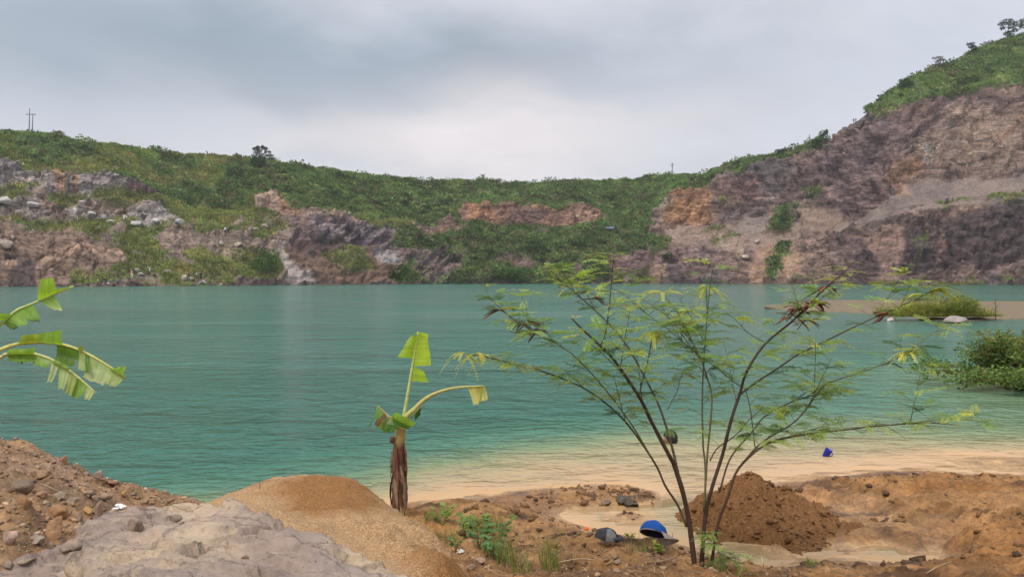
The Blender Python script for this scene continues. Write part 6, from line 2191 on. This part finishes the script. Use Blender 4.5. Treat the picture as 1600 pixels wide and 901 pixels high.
def island():
    gp = [(0.25, 0.27, 0.06), (0.32, 0.31, 0.08), (0.16, 0.20, 0.045), (0.36, 0.31, 0.12)]
    specs = [(1418, 1.7, 0.7, 0.8, 700, gp), (1450, 1.9, 0.8, 1.15, 1100, gp), (1488, 1.9, 0.8, 1.25, 1200, [(0.13, 0.20, 0.04), (0.19, 0.25, 0.055), (0.26, 0.27, 0.07)]), (1520, 1.5, 0.7, 1.0, 600, gp)]
    words = ['low olive grass clump at the left end of the small island', 'olive grass clump in the middle of the small island', 'taller greener grass clump behind the flat rock on the island', 'thin yellowish grass clump at the right end of the small island']
    for (px, rx, ry, h, n, pal), lab in zip(specs, words):
        c = P(px, 500, 45.5)
        th, rr = RNG.uniform(0, 6.28, n), np.sqrt(RNG.random(n))
        gx, gy = c[0] + rx * rr * np.cos(th), c[1] + ry * rr * np.sin(th)
        hh = (0.2 + 0.95 * np.clip(0.9 - rr ** 2 + 1.1 * fbm(gx * 1.5, gy * 1.5, None, 3, 195), 0.0, 1.4)) * RNG.uniform(0.55, 1.25, n)
        V, Fq, C = blades(n, lambda k: gx, lambda k: gy, lambda x, y: 0.2 + 0 * x, 0.9 * h, 1.1 * h, 0.04, pal, 1.3)
        V = V.reshape(n, -1, 3)
        V[..., 2] = 0.2 + (V[..., 2] - 0.2) * hh[:, None]
        V = V.reshape(-1, 3)
        o = link('grass_clump', mesh_from('grass_clump', V, Fq, M_LEAF, False, C))
        tag(o, lab, 'grass clump', 'grass clumps on the island')
    q = P(1490, 500, 45.6)
    t = thing('bush', 'leafy yellow green bush behind the flat rock on the small island', 'bush', (q[0], q[1], 0.2))
    mb = MB()
    for k in range(9):
        a = k * 0.75
        mb.tube([(0, 0, -0.2), (0.4 * math.cos(a), 0.3 * math.sin(a), 0.5), (0.9 * math.cos(a), 0.6 * math.sin(a), 0.95)], [0.03, 0.02, 0.01], 5, (0.10, 0.08, 0.05))
    mb.build('branches', M_BARK, t)
    parts = []
    for k in range(26):
        a, rr = random.uniform(0, 6.28), random.random() ** 0.6
        crown(parts, (1.25 * rr * math.cos(a), 0.7 * rr * math.sin(a), random.uniform(0.3, 1.0) * (1.15 - 0.5 * rr)), (0.36, 0.36, 0.26), 110, 0.10, [(0.16, 0.22, 0.05), (0.22, 0.27, 0.06), (0.10, 0.16, 0.04), (0.28, 0.26, 0.08)])
    V, Fq, C = join_parts(parts)
    link('foliage', mesh_from('foliage', V, Fq, M_LEAF, False, C), t)
    me_pts = [P(px, 500, 43.6) for px in range(1405, 1520, 10)]
    q = P(1491, 508, 42.6)
    rock('flat pale grey rock at the water edge of the small grassy island', (q[0], q[1], 0.12), (0.66, 0.5, 0.24), (0.30, 0.255, 0.235), 811, M_STONE)
    q = P(1391, 500, 44.5)
    rock('small whitish rock off the left end of the grassy island', (q[0], q[1], 0.08), (0.26, 0.22, 0.14), (0.45, 0.42, 0.39), 812, M_STONE)
    # bare stalk standing on the bar
    q = P(1556, 505, 44.5)
    t = thing('dry_plant', 'bare dry branching stalk standing on the sandbar right of the island', 'plant', (q[0], q[1], 0.15))
    mb = MB()
    mb.tube([(0, 0, -0.1), (0.02, 0, 0.5), (-0.05, 0, 0.95)], [0.02, 0.016, 0.008], 5, (0.10, 0.08, 0.06))
    for k in range(7):
        z = 0.25 + 0.1 * k
        a = k * 2.1
        mb.tube([(0, 0, z), (0.22 * math.cos(a), 0.22 * math.sin(a), z + 0.22)], [0.012, 0.006], 4, (0.11, 0.09, 0.06))
    mb.build('stalk', M_BARK, t)


island()


def right_bush():
    c0 = P(1625, 592, 17.6)
    base = (c0[0], c0[1], -0.1)
    t = thing('bush', 'big dense green bush overhanging the water at the right edge', 'bush', base)
    limbs = MB()
    parts = []
    tips = []
    for k in range(48):
        a = random.uniform(0, 6.28)
        el = random.uniform(0.05, 1.2)
        L = random.uniform(1.0, 2.1) * (1.25 if math.cos(a) < -0.3 and el < 0.5 else 1.0)
        end = Vector((math.cos(a) * math.cos(el) * L, math.sin(a) * math.cos(el) * L * 0.8, 0.15 + math.sin(el) * L * 0.62))
        mid = end * 0.5 + Vector((0, 0, 0.14))
        limbs.tube([(0, 0, -0.2), mid, end], [0.03, 0.018, 0.006], 5, (0.10, 0.075, 0.05))
        tips.append((mid, end))
    limbs.build('branches', M_BARK, t)
    pal = [(0.10, 0.17, 0.04), (0.14, 0.22, 0.05), (0.055, 0.11, 0.03), (0.20, 0.25, 0.06)]
    pal2 = [(0.22, 0.17, 0.065), (0.15, 0.18, 0.05), (0.19, 0.22, 0.06)]
    for mid, end in tips:
        for u in (0.45, 0.7, 0.9, 1.05):
            c = mid.lerp(end, (u - 0.5) * 2) if u > 0.5 else mid * u * 2
            r = random.uniform(0.16, 0.30)
            crown(parts, tuple(c), (r * 1.45, r * 1.45, r * 0.6), 140, 0.075, pal if random.random() > 0.25 else pal2, 0.5)
    V, Fq, C = join_parts(parts)
    link('foliage', mesh_from('foliage', V, Fq, M_LEAF, False, C), t)


right_bush()

# ------------------------------------------------------------------ things left on the mud
M_BLUE = simple_mat('blue_cap_cloth', (0.012, 0.085, 0.36), 0.8, 0.2, 30, 0.5, 350)
M_BRIM = simple_mat('grey_cap_brim', (0.27, 0.24, 0.21), 0.85, 0.15, 30, 0.4, 350)
M_NAVY = simple_mat('navy_lining', (0.012, 0.014, 0.03), 0.9, 0.2, 30)
M_CHAR = simple_mat('charcoal_cloth', (0.035, 0.037, 0.048), 0.85, 0.3, 25, 0.5, 250)
M_GREYC = simple_mat('grey_cloth', (0.15, 0.15, 0.155), 0.85, 0.15, 25, 0.5, 250)
M_ORANGE = simple_mat('orange_plastic', (0.80, 0.13, 0.015), 0.4, 0.08, 20)
M_CUP = simple_mat('blue_plastic', (0.008, 0.018, 0.36), 0.3, 0.1, 20, spec=0.5)
M_WHITE = simple_mat('white_plastic', (0.78, 0.78, 0.78), 0.5, 0.08, 20)


def dome(r, nu, nv, z0, rim=1.0, dent=0.0):
    vs, fs = [], []
    for i in range(nv + 1):
        th = math.pi / 2 * i / nv
        for j in range(nu):
            ph = 2 * math.pi * j / nu
            k = 1 - dent * max(0, math.cos(3 * ph)) * math.sin(th) * (1 - math.cos(th))
            vs.append((r[0] * math.sin(th) * math.cos(ph) * k, r[1] * math.sin(th) * math.sin(ph) * k, r[2] * math.cos(th) ** 0.85 + z0))
    for i in range(nv):
        for j in range(nu):
            fs.append([i * nu + j, (i + 1) * nu + j, (i + 1) * nu + (j + 1) % nu, i * nu + (j + 1) % nu])
    return vs, fs


def blue_cap():
    d = 6.35
    c = P(1022, 835, d)
    t = thing('cap', 'blue baseball cap with a grey brim propped over twigs beside the puddle', 'cap', c)
    t.rotation_euler = (R(-34), R(12), R(-6))
    vs, fs = dome((0.100, 0.088, 0.098), 36, 14, 0.0, dent=0.05)
    V = np.array(vs)
    V += np.stack([fbm(V[:, 0] * 14 + k, V[:, 1] * 14, V[:, 2] * 14, 3, 205 + k) for k in range(3)], -1) * 0.016 * smooth(0.0, 0.05, V[:, 2])[:, None]
    mb = MB()
    mb.add([tuple(q_) for q_ in V], fs)
    o = mb.build('crown', [M_BLUE, M_NAVY], t)
    sm = o.modifiers.new('cloth', 'SOLIDIFY')
    sm.thickness = 0.004
    sm.offset = -1
    sm.material_offset = 1
    sm.material_offset_rim = 0
    b = MB()
    b.tube([tuple(V[0] - np.array((0, 0, 0.002))), tuple(V[0] + np.array((0, 0, 0.006)))], [0.008, 0.005], 8)
    b.build('button', M_BLUE, o)
    vs, fs = [], []
    nu, nv = 16, 8
    for i in range(nu + 1):
        a = (i / nu - 0.5) * 2 * 1.15
        for j in range(nv + 1):
            v = j / nv
            ext = 0.085 * max(0.0, math.cos(a * 1.2)) ** 0.6 * v
            x, y = 0.099 * math.cos(a) + ext, 0.084 * math.sin(a) * (1 + 0.12 * v)
            vs.append((x, y, 0.004 - 0.035 * (abs(y) / 0.085) ** 2 * v - 0.012 * v))
    for i in range(nu):
        for j in range(nv):
            q = i * (nv + 1) + j
            fs.append([q, q + nv + 1, q + nv + 2, q + 1])
    mb = MB()
    mb.add(vs, fs)
    o = mb.build('brim', M_BRIM, t)
    sm = o.modifiers.new('board', 'SOLIDIFY')
    sm.thickness = 0.005
    # grey sweatband edge
    mb = MB()
    mb.tube([(0.099 * math.cos(a), 0.084 * math.sin(a), 0.002) for a in [i / 30 * 2 * math.pi for i in range(31)]], 0.004, 6)
    mb.build('sweatband', M_BRIM, t)


blue_cap()


def dark_cap():
    d = 6.45
    c = P(948, 842, d)
    t = thing('cap', 'crumpled dark navy and grey cap lying on the mud left of the blue cap', 'cap', c)
    t.rotation_euler = (0, R(6), R(-10))
    vs, fs = dome((0.088, 0.075, 0.075), 28, 12, 0.0, dent=0.2)
    V = np.array(vs)
    V[:, 2] += fbm(V[:, 0] * 30, V[:, 1] * 30, V[:, 2] * 30, 3, 201) * 0.012
    V[:, 1] += fbm(V[:, 0] * 25 + 5, V[:, 1] * 25, V[:, 2] * 25, 3, 202) * 0.012
    mb = MB()
    mb.add([tuple(v) for v in V], fs)
    # one grey panel facing the viewer
    mb.M = []
    for f in fs:
        ph = math.atan2(vs[f[0]][1] + vs[f[2]][1], vs[f[0]][0] + vs[f[2]][0])
        mb.M.append(1 if -1.45 < ph < -0.45 else 0)
    mb.build('crown', [M_CHAR, M_GREYC], t)
    vs, fs = [], []
    for i in range(13):
        a = (i / 12 - 0.5) * 2.0
        for j in range(6):
            v = j / 5
            x, y = 0.085 * math.cos(a) + 0.05 * max(0, math.cos(a * 1.3)) * v, 0.07 * math.sin(a)
            vs.append((x, y, 0.015 + 0.02 * math.sin(v * 2.4) - 0.02 * v))
    for i in range(12):
        for j in range(5):
            q = i * 6 + j
            fs.append([q, q + 6, q + 7, q + 1])
    mb = MB()
    mb.add(vs, fs)
    o = mb.build('brim', M_CHAR, t)
    o.modifiers.new('board', 'SOLIDIFY').thickness = 0.005


dark_cap()


def small_things():
    q = on_ground(917, 829)
    bm = bmesh.new()
    bmesh.ops.create_icosphere(bm, subdivisions=3, radius=0.018)
    for v in bm.verts:
        if v.co.z < -0.012:
            v.co.z = -0.012
    me = bpy.data.meshes.new('ball')
    bm.to_mesh(me)
    bm.free()
    me.materials.append(M_ORANGE)
    me.polygons.foreach_set('use_smooth', np.ones(len(me.polygons), bool))
    o = link('ball', me, None, (q.x, q.y, q.z + 0.012))
    tag(o, 'tiny bright orange ball on the mud beside the dark cap', 'ball')
    # blue cup afloat
    c = G(1291, 713, 0.0)
    t = thing('cup', 'small dark blue plastic cup tilted in the shallow water', 'cup', (c[0], c[1], 0.01))
    t.rotation_euler = (R(10), R(28), 0)
    prof = [(0.0, 0.0), (0.030, 0.0), (0.034, 0.004), (0.046, 0.105), (0.049, 0.108), (0.047, 0.110), (0.043, 0.106), (0.031, 0.008), (0.0, 0.006)]
    n = 24
    vs = [(r * math.cos(2 * math.pi * j / n), r * math.sin(2 * math.pi * j / n), z - 0.02) for r, z in prof for j in range(n)]
    fs = [[i * n + j, i * n + (j + 1) % n, (i + 1) * n + (j + 1) % n, (i + 1) * n + j] for i in range(len(prof) - 1) for j in range(n)]
    mb = MB()
    mb.add(vs, fs)
    mb.build('cup_body', M_CUP, t)
    mb = MB()
    mb.tube(spline([(0.042, 0, 0.065), (0.066, 0, 0.06), (0.064, 0, 0.025), (0.036, 0, 0.015)], 12), 0.005, 6)
    mb.build('handle', M_CUP, t)

    # scraps of plastic
    def scrap(label, px, py, w, name='plastic_scrap'):
        q = on_ground(px, py)
        X, Y = np.meshgrid(np.linspace(-1, 1, 14), np.linspace(-1, 1, 10))
        Z = fbm(X * 1.7 + px, Y * 1.7, None, 3, 211) * 0.6 + 0.35
        k = 0.75 + 0.5 * vnoise(np.arctan2(Y, X) * 2.2 + px, np.hypot(X, Y) * 0, seed=6)
        nrm_ = np.maximum(np.abs(X), np.abs(Y)) / (np.hypot(X, Y) + 1e-6)
        V = np.stack([X * w * k * nrm_, Y * w * 0.6 * k * nrm_, Z * w * 0.9], -1).reshape(-1, 3)
        o = link(name, mesh_from(name, V, grid_faces(10, 14), M_WHITE), None, (q.x, q.y, q.z + 0.005))
        o.rotation_euler = (R(35), 0, 0.4)
        o.modifiers.new('film', 'SOLIDIFY').thickness = 0.002
        tag(o, label, 'litter')
    scrap('crumpled white plastic scrap at the foot of the sand heap by the weeds', 718, 866, 0.032)
    scrap('torn white plastic scrap on the scree above the slab', 186, 797, 0.034)
    scrap('tiny white scrap on the top of the sand heap', 497, 737, 0.011)
    # dark cloth rag on the mud bar
    q = on_ground(980, 790)
    X, Y = np.meshgrid(np.linspace(-1, 1, 30), np.linspace(-1, 1, 22))
    Z = fbm(X * 1.6, Y * 1.6, None, 4, 212) * 0.09 + 0.06 * (1 - X * X) * (1 - Y * Y)
    V = np.stack([X * 0.10 * (1 + 0.2 * vnoise(Y * 3, X, seed=5)), Y * 0.09, Z], -1).reshape(-1, 3)
    o = link('rag', mesh_from('rag', V, grid_faces(22, 30), simple_mat('muddy_rag', (0.085, 0.075, 0.06), 0.8, 0.4, 25, 0.4, 120)), None, (q.x, q.y + 0.05, q.z + 0.02))
    o.modifiers.new('cloth', 'SOLIDIFY').thickness = 0.004
    tag(o, 'crumpled dark muddy rag on the mud bar beyond the puddle', 'rag')


small_things()

# ------------------------------------------------------------------ weeds, grass and dead twigs on the near bank


def weeds():
    pal = [(0.16, 0.22, 0.05), (0.22, 0.27, 0.07), (0.11, 0.18, 0.04), (0.28, 0.27, 0.10)]
    dryp = [(0.42, 0.31, 0.17), (0.34, 0.24, 0.13), (0.50, 0.38, 0.22)]

    def tuft(label, px, py, n, h, pal_, spread=0.06, wid=0.006, lean=0.8):
        q = on_ground(px, py)
        V, Fq, C = blades(n, lambda k: RNG.uniform(-spread, spread, k), lambda k: RNG.uniform(-spread, spread, k), lambda x, y: 0 * x - 0.01, 0.3 * h, h, wid, pal_, lean, 4)
        V[:, 0] *= 0.8
        o = link('grass_tuft', mesh_from('grass_tuft', V, Fq, M_LEAF, False, C), None, q)
        tag(o, label, 'grass tuft', 'grass tufts on the near bank')
    G_ = [(672, 812, 26, 0.10, 'fresh green grass tuft on the crest of the mud left of the weeds'), (695, 808, 22, 0.10, 'fresh green grass tuft second from the young banana plant'), (775, 826, 30, 0.13, 'pale green grass tuft on the mud right of the broad leaved weeds'),
          (770, 868, 40, 0.16, 'dense green grass tuft under the broad leaved weeds'), (790, 878, 40, 0.17, 'long bladed grass tuft right of the densest weeds'), (735, 832, 30, 0.12, 'grass tuft in the middle of the broad leaved weeds'), (700, 845, 25, 0.10, 'grass tuft at the edge of the sand heap'),
          (860, 890, 34, 0.24, 'tall yellowish grass tuft at the bottom of the view left of the twigs'), (815, 895, 26, 0.17, 'short yellowish grass tuft at the bottom beside the tall one'), (1165, 900, 12, 0.10, 'sparse grass tuft at the bottom right of the shrub foot'), (1000, 862, 18, 0.12, 'thin grass tuft on the bank below the blue cap'),
          (1120, 893, 26, 0.12, 'grass tuft at the foot of the shrub')]
    for px, py, n, h, lab in G_:
        tuft(lab, px, py, n * 2, h * 1.45, pal, 0.08)
    for px, py, n, h, lab in [(855, 868, 14, 0.17, 'clump of dry straw stalks left of the blue cap'), (1022, 862, 14, 0.15, 'clump of dry cut stalks in front of the blue cap'), (985, 866, 16, 0.10, 'dry straw clump below the dark cap'), (630, 806, 12, 0.09, 'dry stalks at the foot of the young banana plant'), (1052, 866, 8, 0.12, 'few dry stalks under the cap brim'), (900, 880, 14, 0.12, 'dry straw clump left of the shrub on the bank')]:
        tuft(lab, px, py, n * 2, h, dryp, 0.04, 0.006, 0.45)
    # long stray blades on the left and top of the sand heap
    for px, py, lab in [(222, 783, 'single green grass sprig at the foot of the scree'), (482, 741, 'tiny green sprig on top of the sand heap'), (405, 764, 'tiny green sprig on the left flank of the sand heap')]:
        tuft(lab, px, py, 4, 0.10 if px > 250 else 0.14, [(0.16, 0.26, 0.05)], 0.004, 0.006, 0.7)
    # broad leaved weeds
    W = [(690, 822, 0.10, (0.10, 0.20, 0.06), 'pale green broad leaved weed nearest to the sand heap'), (725, 842, 0.12, (0.09, 0.18, 0.06), 'broad leaved weed in the middle of the weed patch'), (752, 832, 0.10, (0.12, 0.2, 0.07), 'greyish green weed at the top of the weed patch'),
         (748, 856, 0.13, (0.05, 0.14, 0.055), 'dark green broad leaved weed in the densest part of the patch'), (780, 848, 0.13, (0.06, 0.15, 0.05), 'dark green weed at the right end of the patch'), (772, 876, 0.09, (0.055, 0.15, 0.08), 'bluish green low weed at the bottom of the patch'),
         (712, 862, 0.06, (0.08, 0.17, 0.08), 'small weed just above the white plastic scrap'), (1030, 868, 0.06, (0.16, 0.27, 0.06), 'bright green seedling in front of the blue cap'), (985, 846, 0.045, (0.19, 0.28, 0.07), 'little seedling between the two caps'), (1270, 890, 0.05, (0.1, 0.16, 0.05), 'small weed at the bottom right on wet mud')]
    for px, py, h, c, lab in W:
        h *= 1.35
        c = (c[0] * 2.0, c[1] * 1.5, c[2] * 1.0)
        q = on_ground(px, py)
        t = thing('weed', lab, 'weed', q, 'broad leaved weeds on the near bank')
        st = MB()
        lv = MB()
        for k in range(random.randint(6, 9)):
            a = random.uniform(0, 6.28)
            ln = random.uniform(0.5, 1.0) * h
            top = Vector((math.cos(a) * ln * 0.5, math.sin(a) * ln * 0.5, ln))
            st.tube([(0, 0, -0.01), top * 0.5 + Vector((0, 0, 0.012)), top], 0.0022, 4, (0.17, 0.19, 0.06), False)
            for m in range(3):
                o = top * (0.55 + 0.22 * m)
                b = a + random.uniform(-1.6, 1.6)
                L, w = random.uniform(0.03, 0.052) * h / 0.1, random.uniform(0.012, 0.02) * h / 0.1
                d = Vector((math.cos(b), math.sin(b), random.uniform(-0.1, 0.6)))
                s = d.cross(Vector((0, 0, 1))).normalized()
                g = random.uniform(0.75, 1.3)
                pts = [o]
                for u, ww in ((0.25, 0.8), (0.5, 1.0), (0.8, 0.55)):
                    pts += [o + d * L * u + s * w * ww + Vector((0, 0, 0.006)), o + d * L * u, o + d * L * u - s * w * ww + Vector((0, 0, 0.006))]
                pts.append(o + d * L - Vector((0, 0, L * 0.2)))
                lv.add(pts, [[0, 1, 2], [0, 2, 3], [1, 4, 5, 2], [2, 5, 6, 3], [4, 7, 8, 5], [5, 8, 9, 6], [7, 10, 8], [8, 10, 9]], tuple(q_ * g for q_ in c))
        st.build('stalks', M_STEM, t)
        lv.build('leaves', M_LEAF, t)

    # twigs, one thing each
    def twig(label, pts, r, c):
        q0 = on_ground(*pts[0][:2])
        w = []
        for (px, py, up) in pts:
            a = P(px, py, q0.y - 0.02)
            w.append(a)
        mb = MB()
        mb.tube(spline(w, 12), [r * (1 - 0.05 * i) for i in range(12)], 5, c)
        o = mb.build('twig', M_BARK, None, q0, place=True)
        tag(o, label, 'twig', 'dead twigs on the near bank')
    TW = [([(860, 775, 0), (859, 764, 0), (866, 756, 0)], 'thin forked twig stuck upright on the mud point by the water'), ([(830, 796, 0), (826, 787, 0), (825, 780, 0)], 'tiny twig standing at the left end of the mud bar'), ([(765, 803, 0), (772, 811, 0), (779, 818, 0)], 'pale straw stick lying on the mud beyond the weeds'),
          ([(870, 880, 0), (905, 874, 0), (933, 876, 0)], 'pale split stick lying on the lower bank'), ([(948, 884, 0), (955, 878, 0), (964, 870, 0)], 'short pale stick slanting on the bank below the dark cap'), ([(940, 858, 0), (955, 866, 0), (985, 868, 0), (1010, 862, 0)], 'long curved dead twig between dark cap and shrub'),
          ([(1030, 862, 0), (1050, 872, 0), (1068, 884, 0)], 'dead twig sloping down to the shrub foot'), ([(1010, 880, 0), (1040, 876, 0), (1062, 866, 0)], 'dead twig crossing left of the shrub foot'), ([(1090, 812, 0), (1075, 808, 0), (1066, 812, 0)], 'short dark twig touching the puddle beside the cap'),
          ([(1043, 848, 0), (1043, 838, 0), (1043, 832, 0)], 'dark stump twig holding up the cap'), ([(1052, 846, 0), (1052, 838, 0), (1052, 832, 0)], 'thin stump twig under the cap brim'), ([(1035, 866, 0), (1033, 840, 0), (1032, 815, 0)], 'pale upright stalk in front of the cap'),
          ([(222, 776, 0), (240, 776, 0), (252, 784, 0), (258, 790, 0)], 'bent straw lying by the water below the scree'), ([(66, 757, 0), (90, 768, 0), (112, 772, 0)], 'broken pale stick on the upper scree'), ([(1450, 897, 0), (1470, 885, 0), (1490, 878, 0)], 'wilted twig at the bottom right on the wet mud')]
    for pts, lab in TW:
        twig(lab, pts, 0.0042, random.choice([(0.12, 0.085, 0.055), (0.32, 0.23, 0.14)]) if 'dark' in lab or 'dead' in lab else (0.42, 0.32, 0.2))
    # fine litter of straw bits on the bank
    n = 900
    x = RNG.normal(0.75, 0.75, n)
    y = RNG.normal(5.75, 0.35, n)
    z = gz(x, y) + 0.006
    m = gbase(x, y) > 0.1
    x, y, z = x[m], y[m], z[m]
    n = len(x)
    a = RNG.uniform(0, 6.28, n)
    d = np.stack([np.cos(a), np.sin(a), RNG.normal(0, 0.25, n)], -1)
    c = np.array([(0.33, 0.24, 0.14), (0.16, 0.11, 0.07), (0.42, 0.33, 0.2), (0.10, 0.07, 0.05)])[RNG.integers(0, 4, n)]
    V, Fq, C = leaf_quads(np.stack([x, y, z], -1), d, np.tile([0, 0, 1.0], (n, 1)), RNG.uniform(0.03, 0.12, n), np.full(n, 0.006), c)
    tag(link('straw_litter', mesh_from('straw_litter', V, Fq, M_STRAW, False, C)), kind='stuff')


weeds()
